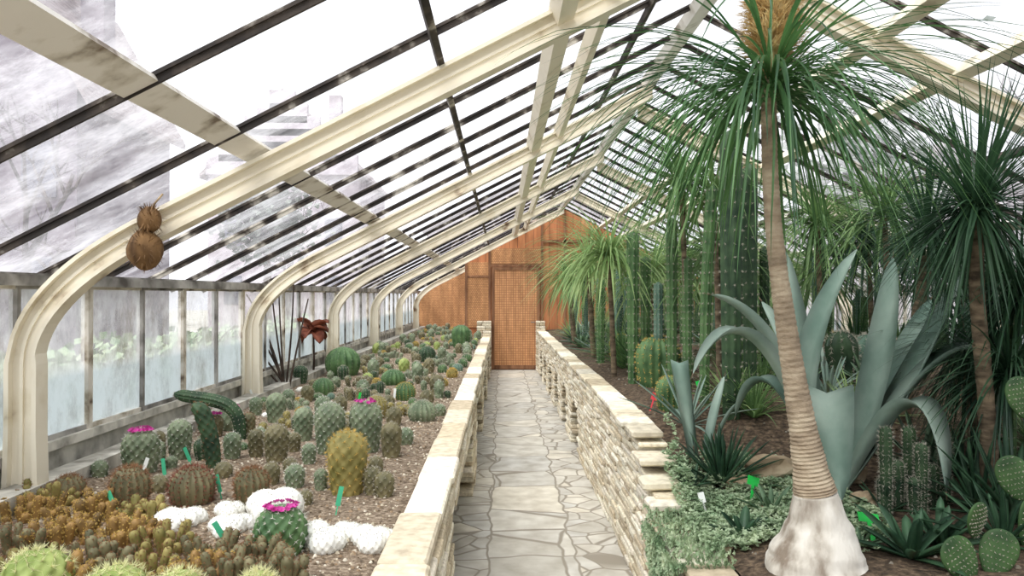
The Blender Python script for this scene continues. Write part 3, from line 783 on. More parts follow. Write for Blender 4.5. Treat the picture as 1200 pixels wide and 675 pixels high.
def bez(a,b,c,n=12):
    return [a*(1-t)**2+b*2*t*(1-t)+c*t*t for t in [i/n for i in range(n+1)]]
def crown(V,Fc,c,n,L,W,g,e0,e1,segs=9,kink=.02,spread=.03,azr=None):
    for i in range(n):
        az=rnd.uniform(0,2*math.pi) if azr is None else rnd.uniform(*azr)
        el=math.radians(rnd.uniform(e0,e1)); d=Vector((math.cos(az)*math.cos(el),math.sin(az)*math.cos(el),math.sin(el)))
        leafgrav(V,Fc,Vector(c)+Vector((math.cos(az),math.sin(az),rnd.uniform(-1.5,1.5)))*spread,d,rnd.uniform(*L),W*rnd.uniform(.8,1.15),g*rnd.uniform(.7,1.35),segs,.3,0,wstrap,kink)
def interp(pts,rads,n):
    P=[];Q=[]
    for i in range(n+1):
        s=i/n*(len(pts)-1); j=min(int(s),len(pts)-2); u=s-j
        p0=pts[max(j-1,0)];p1=pts[j];p2=pts[j+1];p3=pts[min(j+2,len(pts)-1)]
        P.append(tuple(.5*((2*p1[q])+(-p0[q]+p2[q])*u+(2*p0[q]-5*p1[q]+4*p2[q]-p3[q])*u*u+(-p0[q]+3*p1[q]-3*p2[q]+p3[q])*u**3) for q in range(2)))
        r0,r1=rads[j],rads[j+1]; Q.append(r0+(r1-r0)*(u*u*(3-2*u)))
    return P,Q
# ponytail palm
D=2.95
base=Vector((1.205,D,.56))
pp=empty('ponytail_palm',base,'tall ponytail palm with swollen grey base and drooping strap leaves','palm')
def L_(v): return Vector(v)-base
cp=[(958,684),(958,664),(959,646),(960,624),(959,602),(956,578),(949,540),(941,495),(931,435),(921,370),(913,310),(907,250),(904,190),(903,130),(903,92)]
cr_=[64,60,52,41,31,24,18.5,15,12.8,11.3,10,9.2,8.8,8.5,9]
k=F/D
def catr(R): # smooth radius
    out=[]
    for i in range(len(R)):
        a=R[max(i-2,0):i+3]; out.append(sum(a)/len(a))
    return out
P_,Q_=interp(cp[:6],cr_[:6],30)
V=[];Fc=[];tube(V,Fc,[L_(PD(a,b,D)) for a,b in P_],[q/k for q in catr(Q_)],30,.07)
mk('swollen_base',V,Fc,M['trunkb'],parent=pp,label='swollen whitish grey cracked caudex')
P_,Q_=interp(cp[5:],cr_[5:],170)
V=[];Fc=[];tube(V,Fc,[L_(PD(a,b,D)) for a,b in P_],[q/k for q in catr(Q_)],18,.05,.06)
mk('trunk',V,Fc,M['trunk'],parent=pp,smooth=False,label='slender pale finely ringed trunk')
ORG=base
V=[];Fc=[];cc=L_(PD(904,96,D))
crown(V,Fc,cc,250,(.8,1.2),.0115,.12,-8,42,12,.035,.035)
crown(V,Fc,cc-Vector((0,0,.03)),120,(.65,1.05),.0115,.17,-30,12,11,.04,.035)
mk('leaves',V,Fc,M['strap'],parent=pp,label='long narrow drooping dark green strap leaves',kind='stuff')
ORG=None
V=[];Fc=[]
top=L_(PD(907,68,D))
tube(V,Fc,[L_(PD(903,95,D)),top,top+Vector((0,0,.14)),top+Vector((.0,0,.26))],[.03,.05,.045,.01],10)
for i in range(2400):
    h=rnd.random(); az=rnd.uniform(0,6.28); p=top+Vector((.05*math.cos(az),.05*math.sin(az),h*.27)); r=.14*(1-h*.3)
    el=rnd.uniform(.0,1.2); d=Vector((math.cos(az)*math.cos(el),math.sin(az)*math.cos(el),math.sin(el)))
    leafgrav(V,Fc,p,d,r*rnd.uniform(.5,1),.007,.1,4,.1,0,wstrap,.35)
mk('flower_plume',V,Fc,M['straw'],parent=pp,label='straw-coloured feathery flower plume',kind='stuff')
def tree(name,label,D,trunkpts,rad,crowns,mat,tm='darktrunk',cat='palm'):
    global ORG
    bp=PD(*trunkpts[0],D); bp.z=soilR(bp.x,D)-.02
    o=empty(name,bp,label,cat)
    kk=F/D; tp=list(trunkpts); tp[0]=(tp[0][0],VY+(CAMZ-bp.z)*kk)
    V=[];Fc=[];P,Q=interp(tp,rad,40)
    tube(V,Fc,[PD(a,b,D)-bp for a,b in P],[q/kk for q in Q],12,.1,.05)
    mk('trunk',V,Fc,M[tm],parent=o)
    V=[];Fc=[]; ORG=bp
    for (x,y,dd,n,L,W,g,e0,e1) in crowns:
        crown(V,Fc,PD(x,y,D+dd)-bp,n,L,W,g,e0,e1,9,.03,.03)
    ORG=None
    mk('leaves',V,Fc,M[mat],parent=o,kind='stuff')
    return o
tree('dracaena_tree','dark dracaena tree with dense narrow spiky leaves',3.5,[(1165,590),(1160,480),(1150,350),(1148,250)],[11,9,8,8],
  [(1150,238,0,440,(.45,.72),.012,.05,-75,80),(1185,440,.1,300,(.4,.65),.011,.13,-50,75)],'strapD')
tree('dracaena_tree','dark green dracaena with fine arching leaves',4.7,[(1060,520),(1075,400),(1090,300)],[8,7,7],
  [(1092,270,0,240,(.5,.8),.015,.09,-60,75)],'strapD')
tree('dracaena_tree','dark dracaena with hanging leaves at the border edge',3.7,[(1225,520),(1215,400),(1205,350)],[9,8,8],
  [(1200,345,0,320,(.45,.75),.012,.12,-60,70)],'strapD')
tree('dracaena_tree','dark spiky dracaena with layered hanging leaves',4.2,[(1150,560),(1145,480),(1140,420)],[9,8,8],
  [(1140,410,0,300,(.4,.65),.012,.12,-60,70)],'strapD')
for (D_,x,y,n,L,mt,lb) in ((7.0,714,300,210,(.6,1.0),'strapL','light green strap-leaved plant with drooping foliage'),
   (7.6,764,318,170,(.6,.9),'strapL','light green weeping strap-leaved plant'),
   (9.0,690,312,170,(.6,1.0),'strapL','light green drooping strap-leaved plant near the door'),
   (11.5,668,325,120,(.6,.9),'strapM','green drooping plant close to the end wall'),
   (10.5,722,318,160,(.7,1.1),'strapM','green drooping strap-leaved plant among cacti'),
   (5.7,800,215,150,(.45,.8),'strapM','mid-green drooping plant behind the tall palm'),
   (6.1,842,300,180,(.5,.8),'strapM','mid-green weeping plant behind the tall palm'),
   (5.5,838,225,130,(.45,.8),'strapM','green hanging strap leaves beside tall columns'),
   (8.5,850,318,190,(.7,1.1),'strapL','pale green arching strap-leaved plant in the border'),
   (8.2,800,310,190,(.6,1.0),'strapM','green arching strap-leaved plant in border'),
   (8.0,960,318,210,(.7,1.1),'strapM','green arching plant behind the agave'),
   (6.8,960,260,180,(.7,1.0),'strapM','green weeping plant behind the agave'),
   (7.0,1020,285,210,(.7,1.0),'strapD','dark green arching plant behind the agave'),
   (6.5,1130,300,200,(.7,1.0),'strapD','dark green arching plant near the side windows'),
   (5.5,1040,250,170,(.6,.9),'strapM','green weeping plant beside the dracaena'),
   (9.8,905,320,190,(.7,1.1),'strapL','pale green weeping plant deep in the border'),
   (12.5,790,325,180,(.8,1.2),'strapM','green weeping plant deep in the border'),
   (12.0,880,325,180,(.8,1.2),'strapM','mid green weeping plant deep in the border'),
   (14.0,745,325,150,(.8,1.2),'strapL','pale green weeping plant near the end wall')):
    tree('strap_leaf_tree',lb,D_,[(x+6,430),(x+3,(y+430)/2),(x,y+6)],[3.4,3,3],[(x,y,0,n,L,.011+.0012*D_,.17,-30,65)],mt)
def column(x,by,ty,w,D,lab,mat='c_dark',ribs=8,bend=(0,0)):
    b=PD(x,by,D);k=F/D; zb=soilR(b.x,D)-.02; H=CAMZ-(ty-VY)/k-zb
    cactus(0,0,0,0,ribs,.14,'rib',mat,'s_grey',.018,3,bend=bend,label=lab,name='column_cactus',pos=(b.x,D,zb),RH=(w/2/k,H))
column(858,400,150,26,4.9,'tall dark green ribbed column cactus')
column(880,400,190,18,5.1,'tall slender dark green column cactus')
column(742,420,270,14,6.5,'tall ribbed column cactus among strap leaves',mat='c_green')
column(757,420,300,12,6.7,'slender column cactus among strap leaves',mat='c_green')
column(826,420,215,14,5.2,'tall thin dark column cactus in the border',mat='c_green',bend=(.06,0))
column(704,410,325,11,8.4,'green column cactus near the end wall',mat='c_green')
column(788,410,255,13,5.9,'tall thin green column cactus in the border',mat='c_green')
column(806,410,300,12,5.7,'slim green ribbed column cactus',mat='c_green')
column(772,410,330,11,6.2,'slim green column cactus behind the barrel cactus',mat='c_blue')
for i,(x,t) in enumerate(((1040,500),(1054,540),(1068,500),(1082,520),(1096,545),(1110,510),(1074,560),(1037,560))):
    column(x,620,t,14,3.45+.07*(i%3),'dark upright finger-like column cactus')
def barrelR(px,by,ty,w,**kw):
    d=F*(CAMZ-.84)/(by-VY)
    for _ in range(6):
        X=(px-VX)*d/F; d=F*(CAMZ-soilR(X,d))/(by-VY)
    z=soilR((px-VX)*d/F,d)
    return cactus(px,by,ty,w,z=z-.01,**kw)
barrelR(775,456,396,54,ribs=18,amp=.09,mode='rib',mat='c_green',smat='s_gold',sl=.024,ns=6,sw=.0022,label='golden-spined barrel cactus on the stone border')
barrelR(788,482,442,34,ribs=16,amp=.08,mode='rib',mat='c_green',smat='s_gold',sl=.018,ns=5,sw=.0016,label='green barrel cactus with yellow spines')
barrelR(845,490,457,30,ribs=14,amp=.1,mode='rib',mat='c_green',smat='s_grey',sl=.02,ns=4,label='green globe cactus beside the agave')
barrelR(728,425,392,24,ribs=14,amp=.1,mode='rib',mat='c_green',smat='s_gold',sl=.024,ns=4,sw=.0025,label='green barrel cactus on the border edge')
barrelR(798,520,490,28,ribs=14,amp=.1,mode='rib',mat='c_dark',smat='s_grey',sl=.02,ns=4,label='dark green globe cactus behind aloe')
def ag(D,cx,cy,leaves,label,mat='agave',W0=.2):
    b=PD(cx,cy,D); b.z=soilR(b.x,D)
    o=empty('agave',b,label,'agave')
    V=[];Fc=[]; V2=[];F2=[]
    for (tx,ty,mx_,my_,dd,w) in leaves:
        t=PD(tx,ty,D+dd); m_=PD(mx_,my_,D+dd*.5)
        s=Vector((m_.x-b.x,dd*.5,0)); 
        if s.length>0: s=s.normalized()*.06
        pts=bez(Vector((0,0,.02))+s,m_-b,t-b,18)
        leafpath(V,Fc,pts,w,.4,.22,wag)
        tip=pts[-1]; dr=(pts[-1]-pts[-2]).normalized(); tube(V2,F2,[tip-dr*.01,tip+dr*.03],[.004,.0008],5)
    mk('leaves',V,Fc,M[mat],parent=o); mk('leaf_spines',V2,F2,M['darktrunk'],parent=o,kind='stuff')
    return o
ag(3.9,978,572,[(1008,290,915,430,.15,.19),(1050,300,1045,430,.3,.19),(1134,318,1070,470,.0,.24),(922,293,940,440,.45,.16),(832,345,920,360,.1,.19),
  (812,440,880,290,-.2,.16),(1185,430,1110,350,-.2,.19),(988,590,960,340,-.75,.25),(1112,580,1095,370,-.5,.19),(893,352,945,430,.55,.16),(862,490,900,370,.4,.15),(1095,350,1060,430,.5,.18)],
  'large blue-grey agave with broad arching leaves')
ag(4.4,822,545,[(813,525,780,320,-.3,.11),(850,440,835,490,.2,.07),(870,470,850,480,-.1,.07)],'smaller grey-green agave with one arching leaf')
def rosette(px,by,n,L,W,mat,label,e0=10,e1=80,g=.03,thick=.3,name='aloe',gut=.4,pos=None,cat='succulent',wf=wl):
    if pos is None:
        d=4
        for _ in range(8):
            X=(px-VX)*d/F; d=F*(CAMZ-soilR(X,d))/(by-VY)
        X=(px-VX)*d/F
    else: X,d=pos
    V=[];Fc=[]
    for i in range(n):
        az=i*2.399+rnd.uniform(-.2,.2); u=(i+.5)/n; el=math.radians(e0+(e1-e0)*u+rnd.uniform(-6,6))
        dr=Vector((math.cos(az)*math.cos(el),math.sin(az)*math.cos(el),math.sin(el)))
        leafgrav(V,Fc,(math.cos(az)*.015,math.sin(az)*.015,.0),dr,L*rnd.uniform(.75,1.1)*(1-.25*u),W*rnd.uniform(.85,1.1),g,7,gut,thick,wf,.01)
    return mk(name,V,Fc,M[mat],loc=(X,d,soilR(X,d)),label=label,category=cat)
rosette(846,560,48,.40,.036,'aloe','dark green spiky aloe rosette in the border',5,85)
rosette(812,572,16,.2,.03,'aloe','small dark green aloe rosette',5,75)
rosette(872,630,14,.17,.055,'aloe','small green succulent rosette with pointed leaves',5,70)
rosette(1070,655,18,.3,.06,'aloe','dark green broad-leaved succulent',5,70)
rosette(1150,600,26,.45,.035,'aloe','dark green spiky succulent in the border',10,80)
rosette(1105,640,18,.24,.05,'aloe','dark green leafy succulent in the border',5,70)
rosette(1190,520,28,.5,.04,'aloe','large dark spiky aloe in the border',10,85)
rosette(905,520,12,.2,.04,'agave2','small green succulent by rocks',10,70)
rosette(1130,560,26,.4,.03,'aloe','dark spiky aloe behind the column cacti',10,85)
rosette(1040,600,14,.22,.03,'aloe','small dark aloe beside the palm',10,80)
rosette(1010,640,12,.12,.03,'agave2','tiny green succulent beside the palm',10,70)
rosette(1180,640,26,.34,.035,'aloe','dark spiky succulent near the prickly pears',5,80)
tries=0;cnt=0
RP=[(1.2,2.95,.3),(1.72,3.9,.45),(2.2,3.5,.3),(1.3,6.1,.4),(1.15,5.4,.35)]
while cnt<140 and tries<6000:
    tries+=1
    y=3.7+rnd.random()**1.1*12.2; x=rnd.uniform(1.1,min(4.4,1.3+y*.5))
    if y<4.4 and x<1.95: continue
    if any(math.hypot(x-a,y-b)<r for a,b,r in RP): continue
    RP.append((x,y,.16))
    t=rnd.random()
    if t<.38: rosette(0,0,rnd.randint(14,24),rnd.uniform(.25,.5),rnd.uniform(.03,.055),rnd.choice(['aloe','agave2','agave2','agave']),'spiky succulent rosette in the planted border',5,80,pos=(x,y))
    elif t<.66: rosette(0,0,75,rnd.uniform(.45,.8),.013,rnd.choice(['strapM','strapL','strap','strapM']),'grassy arching strap-leaved plant in the border',25,85,g=.12,thick=0,name='strap_plant',pos=(x,min(y,15.5)),cat='plant',wf=wstrap)
    elif t<.82: put(rnd.choice([0,3,5,6]),x,y,soilR(x,y),rnd.uniform(.8,1.5),rnd.uniform(.9,1.2),group='cacti in the planted border')
    else:
        for q in range(3):
            column_x=x+rnd.uniform(-.12,.12); yy=y+rnd.uniform(-.12,.12)
            cactus(0,0,0,0,8,.14,'rib',rnd.choice(['c_dark','c_green','c_blue','c_green']),'s_grey',.015,2,label='ribbed column cactus in the planted border',name='column_cactus',pos=(column_x,yy,soilR(column_x,yy)-.01),RH=(rnd.uniform(.03,.05),rnd.uniform(.5,1.3 if column_x<3.3 else .8)))
    cnt+=1
def sedum(name,npt,fpos,label,s0=.012):
    V=[];Fc=[]
    for _ in range(npt):
        p,up=fpos()
        for q in range(6):
            az=rnd.uniform(0,6.28); u=up.orthogonal().normalized(); v=up.cross(u)
            d=(u*math.cos(az)+v*math.sin(az)+up*rnd.uniform(.2,.9)).normalized(); s=up.cross(d).normalized()
            l=s0*rnd.uniform(.8,1.6); w=l*.36; b=len(V)
            V+=[p,p+d*l*.55+s*w,p+d*l,p+d*l*.55-s*w]; Fc.append([b,b+1,b+2,b+3])
    return mk(name,V,Fc,M['sedum'],kind='stuff',smooth=False,label=label,category='ground cover')
def f1():
    while True:
        x=rnd.uniform(.84,1.7); y=rnd.uniform(2.95,4.4)
        if math.hypot((x-1.22)/.47,(y-3.68)/.72)+.25*noise.noise(Vector((x*4,y*4,9)))<1 and math.hypot(x-1.2,y-2.95)>.24: break
    z=max(soilR(x,y),(topz(y)+.05 if x<.95 else 0))+.03+.04*noise.noise(Vector((x*9,y*9,1)))+rnd.uniform(-.02,.02)
    return Vector((x,y,z)),Vector((rnd.uniform(-.3,.3),rnd.uniform(-.3,.3),1)).normalized()
sedum('sedum_mat',9500,f1,'pale green trailing sedum mat spreading over the soil')
def f2():
    y=rnd.gauss(3.36,.17); 
    y=max(3.0,min(3.85,y)); bot=.18+.30*abs(y-3.36)/.3+.08*noise.noise(Vector((y*14,0,0)))
    z=rnd.uniform(min(bot,.53),.60); x=.715-.01-rnd.random()*.03
    if z>.53: x=rnd.uniform(.70,.92)
    return Vector((x,y,z)),Vector((-1,rnd.uniform(-.3,.3),rnd.uniform(-.2,.5))).normalized()
sedum('trailing_sedum',4400,f2,'pale green sedum trailing down over the stone wall')
def opuntia(loc,pads,label):
    o=empty('prickly_pear',loc,label,'cactus')
    for (x,y,z,rx,rz,rot,yaw) in pads:
        V=[];Fc=[];n=20;A=[];th_=.011
        for i in range(n+1):
            ph=-math.pi/2+math.pi*i/n
            for q in range(20):
                t=2*math.pi*q/20
                V.append(Vector((rx*math.cos(ph)*math.cos(t)*(1+.22*math.sin(ph)),th_*math.sqrt(max(0,math.cos(ph)))*math.sin(t),rz*math.sin(ph)+rz)))
        for i in range(n):
            for q in range(20): Fc.append([i*20+q,i*20+(q+1)%20,(i+1)*20+(q+1)%20,(i+1)*20+q])
        p=mk('pad',V,Fc,M['opuntia'],parent=o); p.location=(x,y,z); p.rotation_euler=(rnd.uniform(-.2,.2),rot,yaw)
        for a in range(-4,5):
            for b in range(-4,5):
                u,v=(a+(b%2)*.5)/4.5,b/4.5
                if u*u+v*v<.9:
                    yy=th_*math.sqrt(max(0,1-u*u-v*v))+.001
                    A.append((Vector((u*rx*(1+.22*v),-yy,rz+v*rz)),Vector((0,-1,0))))
        V,Fc=spines(A,.008,6,.0014); s=mk('spines',V,Fc,M['s_grey'],parent=p,smooth=False,kind='stuff')
    return o
def oploc(px,py,d): 
    X=(px-VX)*d/F; return Vector((X,d,soilR(X,d)))
opuntia(oploc(1150,680,2.75),[(-.02,0,-.02,.068,.085,-.5,.2),(.06,.03,-.02,.065,.09,.35,-.3),(.01,.04,.12,.05,.07,-.1,.4)],'low prickly pear with flat oval green pads')
opuntia(oploc(1205,600,3.0),[(0,0,-.02,.062,.1,.1,.5),(-.01,0,.17,.06,.09,-.3,-.3),(.03,0,.34,.055,.085,.3,.4),(.01,0,.49,.055,.085,-.2,-.1)],'tall prickly pear with stacked flat oval pads')
def rock(px,py,w,h,label,d=None):
    if d is None:
        d=4
        for _ in range(8):
            X=(px-VX)*d/F; d=F*(CAMZ-soilR(X,d))/(py-VY)
    X=(px-VX)*d/F; k=F/d
    V=[];Fc=[];n=10;sd=rnd.uniform(0,50)
    for i in range(n+1):
        ph=-math.pi/2+math.pi*i/n
        for q in range(14):
            t=2*math.pi*q/14
            v=Vector((math.cos(ph)*math.cos(t),math.cos(ph)*math.sin(t),math.sin(ph)))
            f=1+.35*noise.noise(v*1.7+Vector((sd,0,0)))
            V.append(Vector((v.x*w/2/k*f,v.y*w/2.6/k*f,v.z*h/2/k*f+h/3/k)))
    for i in range(n):
        for q in range(14): Fc.append([i*14+q,i*14+(q+1)%14,(i+1)*14+(q+1)%14,(i+1)*14+q])
    return mk('rock',V,Fc,M['rock'],smooth=False,loc=(X,d,soilR(X,d)-.01),label=label,category='rock')
rock(905,495,60,34,'rough tan rock among succulents'); rock(1072,475,40,26,'pale tan rock behind the agave'); rock(1000,565,34,40,'pale tan stone beside the palm trunk')
rock(1015,595,34,26,'tan stone in the border soil'); rock(865,505,34,20,'flat tan stone beside aloe'); rock(845,645,26,14,'small tan stone on dark soil'); rock(900,600,20,12,'small tan stone on dark soil'); rock(1000,470,60,34,'tan rock behind the agave')
rock(1060,565,40,20,'flat tan stone in the border')
def tag(p,w,h,mat,tilt,label,stake=.12,yaw=0):
    V=[];Fc=[];box(V,Fc,-w/2,w/2,-.0012,.0012,stake,stake+h)
    o=mk('plant_label',V,Fc,M[mat],loc=p,smooth=False,label=label,category='plant label'); o.rotation_euler=(tilt[0],tilt[1],yaw)
    V=[];Fc=[];box(V,Fc,-w*.12,w*.12,-.001,.001,-.02,stake+.002)
    mk('stake',V,Fc,M[mat],parent=o,smooth=False)
def tagR(px,py,w,h,mat,tilt,lab,dz=.08):
    d=4
    for _ in range(8):
        X=(px-VX)*d/F; d=F*(CAMZ-soilR(X,d)-dz)/(py-VY)
    X=(px-VX)*d/F
    tag((X,d,soilR(X,d)),w,h,mat,tilt,lab,dz)
tagR(880,568,.06,.045,'tagg',(-.5,.3),'bright green plastic plant label stuck in the soil',.12)
tagR(1025,612,.09,.042,'tagg',(-.7,.15),'bright green plastic plant label beside the palm')
tagR(852,444,.05,.04,'tagg',(-.4,.2),'green plastic plant label by the barrel cactus')
tagR(762,462,.04,.05,'tagr',(-.4,.4),'small red plant label in the border')
tagR(825,452,.05,.04,'tagg',(-.4,-.2),'green plastic plant label in the border')
tagR(830,530,.03,.05,'tagw',(-.4,-.2),'small white plant label in the border')
for (x,y,dx,mat) in ((197,562,-.2,'tagt'),(228,545,-.5,'tagt'),(262,583,-.3,'tagt'),(143,602,-.5,'tagt'),(272,640,-.5,'tagt'),(92,618,.2,'tagw'),(300,470,-.4,'tagw'),(420,475,.2,'tagg'),(462,470,.1,'tagw'),(395,600,.2,'tagt'),(168,560,.3,'tagw')):
    p=PZ(x,y,.7); tag(p,.02,.08,mat,(-.1,dx),'slim teal plastic plant marker stuck in gravel' if mat=='tagt' else 'slim plastic plant marker stuck in gravel',.03,yaw=rnd.uniform(-.5,.5))
b=PZ(336,455,.7)
V=[];Fc=[]
for (tx,ty,mx_,my_) in ((258,400,296,345),(318,322,322,380),(345,322,345,380),(262,425,290,400),(300,365,318,400),(362,350,350,400),(328,345,330,400),(290,345,315,380),(262,412,275,360)):
    t=PD(tx,ty,b.y+rnd.uniform(-.2,.2)); m_=PD(mx_,my_,b.y)
    tube(V,Fc,bez(Vector((rnd.uniform(-.03,.03),0,-.02)),m_-b,t-b,12),[.011-.0004*i for i in range(13)],6)
mk('dry_stems',V,Fc,M['deadstem'],loc=b,label='bare thin dark curving stems rising from gravel',category='plant')
b=PZ(368,440,.7)
o=empty('dried_succulent',b,'dried reddish brown curled succulent leaves on a stalk','plant')
V=[];Fc=[];tube(V,Fc,[(0,0,-.02),(.01,0,.2),(0,0,.52)],[.014,.012,.01],8); mk('stalk',V,Fc,M['deadstem'],parent=o)
V=[];Fc=[]
for az,L in ((0,.2),(1.0,.22),(2.3,.26),(3.3,.30),(4.4,.24),(5.3,.24),(2.8,.32),(.5,.18),(5.9,.24)):
    el=rnd.uniform(-.2,1.3); leafgrav(V,Fc,(0,0,.48),(math.cos(az)*math.cos(el),math.sin(az)*math.cos(el),math.sin(el)),L,.17,.3,7,.6,.15,wag,.15)
mk('leaves',V,Fc,M['deadleaf'],parent=o)
hp=PD(172,293,3.36)
o=empty('hanging_coconut',hp,'brown coconut husks tied together hanging from the arch rib','coconut')
def husk(c,rx,rz,sd):
    V=[];Fc=[];n=14
    for i in range(n+1):
        ph=-math.pi/2+math.pi*i/n
        for q in range(20):
            t=2*math.pi*q/20; f=1+.12*noise.noise(Vector((math.cos(t)*1.5+sd,math.sin(t)*1.5,ph)))+.03*math.cos(3*t)
            V.append(Vector(c)+Vector((rx*math.cos(ph)*math.cos(t)*f,rx*math.cos(ph)*math.sin(t)*f,rz*math.sin(ph)*f)))
    for i in range(n):
        for q in range(20): Fc.append([i*20+q,i*20+(q+1)%20,(i+1)*20+(q+1)%20,(i+1)*20+q])
    return V,Fc
V,Fc=husk((0,0,0),.074,.084,1); mk('husk',V,Fc,M['coco'],parent=o)
V,Fc=husk((.02,0,.13),.05,.055,7); mk('husk',V,Fc,M['coco'],parent=o)
V=[];Fc=[]
for i in range(420):
    c=Vector((.02,0,.13)) if i%2 else Vector((0,0,.0)); d=Vector((rnd.gauss(0,1),rnd.gauss(0,1),rnd.gauss(.4,1))).normalized(); r=.05 if i%2 else .076
    leafgrav(V,Fc,c+d*r*.95,d,.035,.004,.2,3,.1,0,wstrap,.2)
mk('fibres',V,Fc,M['coco'],parent=o,kind='stuff')
V=[];Fc=[];tube(V,Fc,[(0,0,.07),(.015,.0,.12),(.03,.02,.2),(.05,.06,.25)],[.005]*4,6); mk('cord',V,Fc,M['cord'],parent=o)
# ---------------------------------------------------------------- outside
def house(x,y,w,dp,h,rh,mat,label,steps=0):
    o=empty('house',(x,y,-.03),label,'house')
    V=[];Fc=[]
    box(V,Fc,-w/2,w/2,0,dp,0,h)
    b=len(V);V+=[(-w/2,0,h),(w/2,0,h),(0,0,h+rh),(-w/2,dp,h),(w/2,dp,h),(0,dp,h+rh)];Fc+=[[b,b+1,b+2],[b+3,b+5,b+4]]
    if steps:
        for i in range(steps):
            f=1-i/steps; box(V,Fc,-w/2*f,w/2*f,-.3,0,h-.2+rh*i/steps,h+rh*(i+1.2)/steps)
    mk('house_body',V,Fc,M[mat],parent=o,smooth=False)
    e=.35;s=rh/(w/2)
    V=[(-w/2-e,-.2,h-e*s),(0,-.2,h+rh+.05),(w/2+e,-.2,h-e*s),(-w/2-e,dp+.3,h-e*s),(0,dp+.3,h+rh+.05),(w/2+e,dp+.3,h-e*s)]
    V+=[(v[0],v[1],v[2]+.18) for v in V]
    Fc=[[0,1,4,3],[1,2,5,4],[6,9,10,7],[7,10,11,8],[0,6,7,1],[1,7,8,2],[3,4,10,9],[4,5,11,10],[0,3,9,6],[2,8,11,5]]
    mk('house_roof',V,Fc,M['roofh'],parent=o,smooth=False)
    nx=max(2,int(w/2.2))
    for zz in [1.2+2.7*i for i in range(int(h/2.8))]:
        for i in range(nx):
            cx=-w/2+w*(i+.5)/nx; V=[];Fc=[];box(V,Fc,cx-.4,cx+.4,-.05,.02,zz,zz+1.3); mk('house_window',V,Fc,M['winh'],parent=o,smooth=False)
    V=[];Fc=[];box(V,Fc,w*.2,w*.2+.6,dp*.4,dp*.4+.6,h,h+rh+.8); mk('chimney',V,Fc,M[mat],parent=o,smooth=False)
house(-11.6,18,3.4,5,6.6,3.0,'brickd','tall purple-grey house with a steep roof')
house(-10.2,36,7,8,7.4,3.6,'brickh','pale stepped-gable house beyond the greenhouse',6)
house(-24,30,9,10,4.4,2.6,'brickh','long low pale house with grey roof')
house(2,52,14,8,6.0,3.6,'brickh','wide house with pale grey roof')
house(19,32,9,10,5,3.0,'brickh','pale house with grey roof')
house(-9.6,8.0,3.6,3,1.9,1.0,'brickh','low garden shed with brownish roof')
def otree(x,y,h,r,mat,label):
    o=empty('tree',(x,y,-.03),label,'tree')
    V=[];Fc=[];tube(V,Fc,[(0,0,0),(0,0,h*.6)],[.18,.1],8); mk('trunk',V,Fc,M['darktrunk'],parent=o)
    V=[];Fc=[]
    for i in range(1400):
        v=Vector((rnd.gauss(0,.5),rnd.gauss(0,.5),rnd.gauss(0,.55)))*r+Vector((0,0,h*.75)); s=r*.09
        a=Vector((rnd.gauss(0,1),rnd.gauss(0,1),rnd.gauss(0,1))).normalized(); c=a.orthogonal().normalized(); b=len(V)
        V+=[v-a*s,v+c*s,v+a*s,v-c*s];Fc.append([b,b+1,b+2,b+3])
    mk('foliage',V,Fc,M[mat],parent=o,smooth=False,kind='stuff')
otree(-13,13.5,8.5,1.2,'foli','grey-green tree outside the glass'); otree(-7.6,25,5.5,1.3,'foli','small grey-green tree outside the glass'); otree(9.5,20,6.5,1.8,'foli','broad grey-green tree outside the glass')
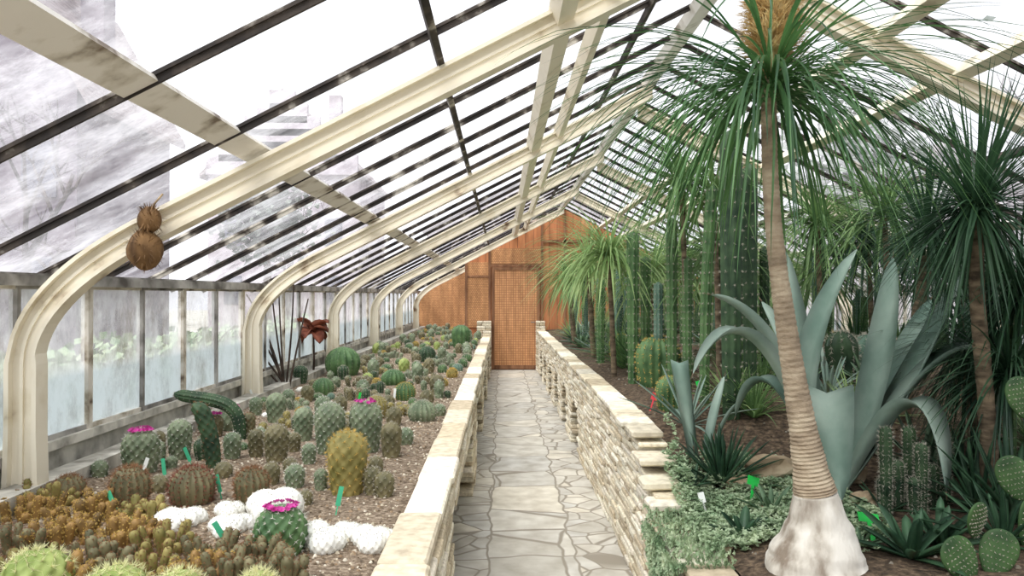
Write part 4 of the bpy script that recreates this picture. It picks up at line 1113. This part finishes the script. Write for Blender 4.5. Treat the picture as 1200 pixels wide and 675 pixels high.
def btree(x,y,h,label):
    o=empty('bare_tree',(x,y,-.03),label,'tree')
    V=[];Fc=[]
    def br(p,d,L,r,dep):
        pts=[p.copy()];q=p.copy();dd=d.copy()
        for i in range(4):
            q=q+dd*(L/4); dd=(dd+Vector((rnd.gauss(0,.12),rnd.gauss(0,.12),rnd.gauss(.03,.08)))).normalized(); pts.append(q.copy())
        tube(V,Fc,pts,[r*(1-.12*i) for i in range(5)],6 if dep<2 else 4)
        if dep<4:
            for _ in range(3):
                nd=(dd+Vector((rnd.gauss(0,.55),rnd.gauss(0,.55),rnd.gauss(.1,.35)))).normalized()
                br(pts[rnd.choice([2,3,4])],nd,L*.72,r*.55,dep+1)
    br(Vector((0,0,0)),Vector((0,0,1)),h*.36,.13,0)
    mk('branches',V,Fc,M['branch'],parent=o)
btree(-8.2,13.5,6.5,'bare leafless tree seen through the roof glass'); btree(-8.3,30,8,'tall bare leafless tree outside the glass'); btree(7.8,12,6.5,'bare leafless tree outside the glass slope')
V=[];Fc=[]
for i in range(3500):
    x=rnd.uniform(-6.2,-5.4); y=rnd.uniform(3,22); z=rnd.uniform(0,.9+.3*noise.noise(Vector((y,0,0)))); s=.08
    a=Vector((rnd.gauss(0,1),rnd.gauss(0,1),rnd.gauss(0,1))).normalized(); c=a.orthogonal().normalized(); b=len(V); v=Vector((x,y,z))
    V+=[v-a*s,v+c*s,v+a*s,v-c*s];Fc.append([b,b+1,b+2,b+3])
mk('hedge',V,Fc,M['foliG'],smooth=False,kind='stuff',label='green hedge outside the side windows',category='hedge')
# ---------------------------------------------------------------- light, camera
w=bpy.data.worlds.new('world'); sc.world=w; w.use_nodes=True
n=w.node_tree.nodes; l=w.node_tree.links; bg=n['Background']
tc=n.new('ShaderNodeTexCoord'); sx=n.new('ShaderNodeSeparateXYZ'); l.new(tc.outputs['Generated'],sx.inputs[0])
cr=n.new('ShaderNodeValToRGB'); e=cr.color_ramp.elements; e[0].position=.0; e[0].color=(.88,.89,.94,1); e[1].position=.6; e[1].color=(.97,.985,1,1)
l.new(sx.outputs[2],cr.inputs[0]); l.new(cr.outputs[0],bg.inputs[0]); bg.inputs[1].default_value=1.4
sun=bpy.data.lights.new('sun','SUN'); sun.energy=7.0; sun.angle=math.radians(50); sun.color=(1,.985,.95)
so=bpy.data.objects.new('sun',sun); COL.objects.link(so); so.rotation_euler=(math.radians(22),math.radians(-20),0)
cam=bpy.data.cameras.new('camera'); co=bpy.data.objects.new('camera',cam); COL.objects.link(co)
cam.sensor_width=36; cam.lens=F/1200*36; cam.clip_start=.05; cam.clip_end=300
co.location=(0,0,CAMZ); co.rotation_euler=(math.pi/2+math.atan(7.5/F),0,-math.atan(12/F))
sc.camera=co
sc.view_settings.view_transform='Standard'
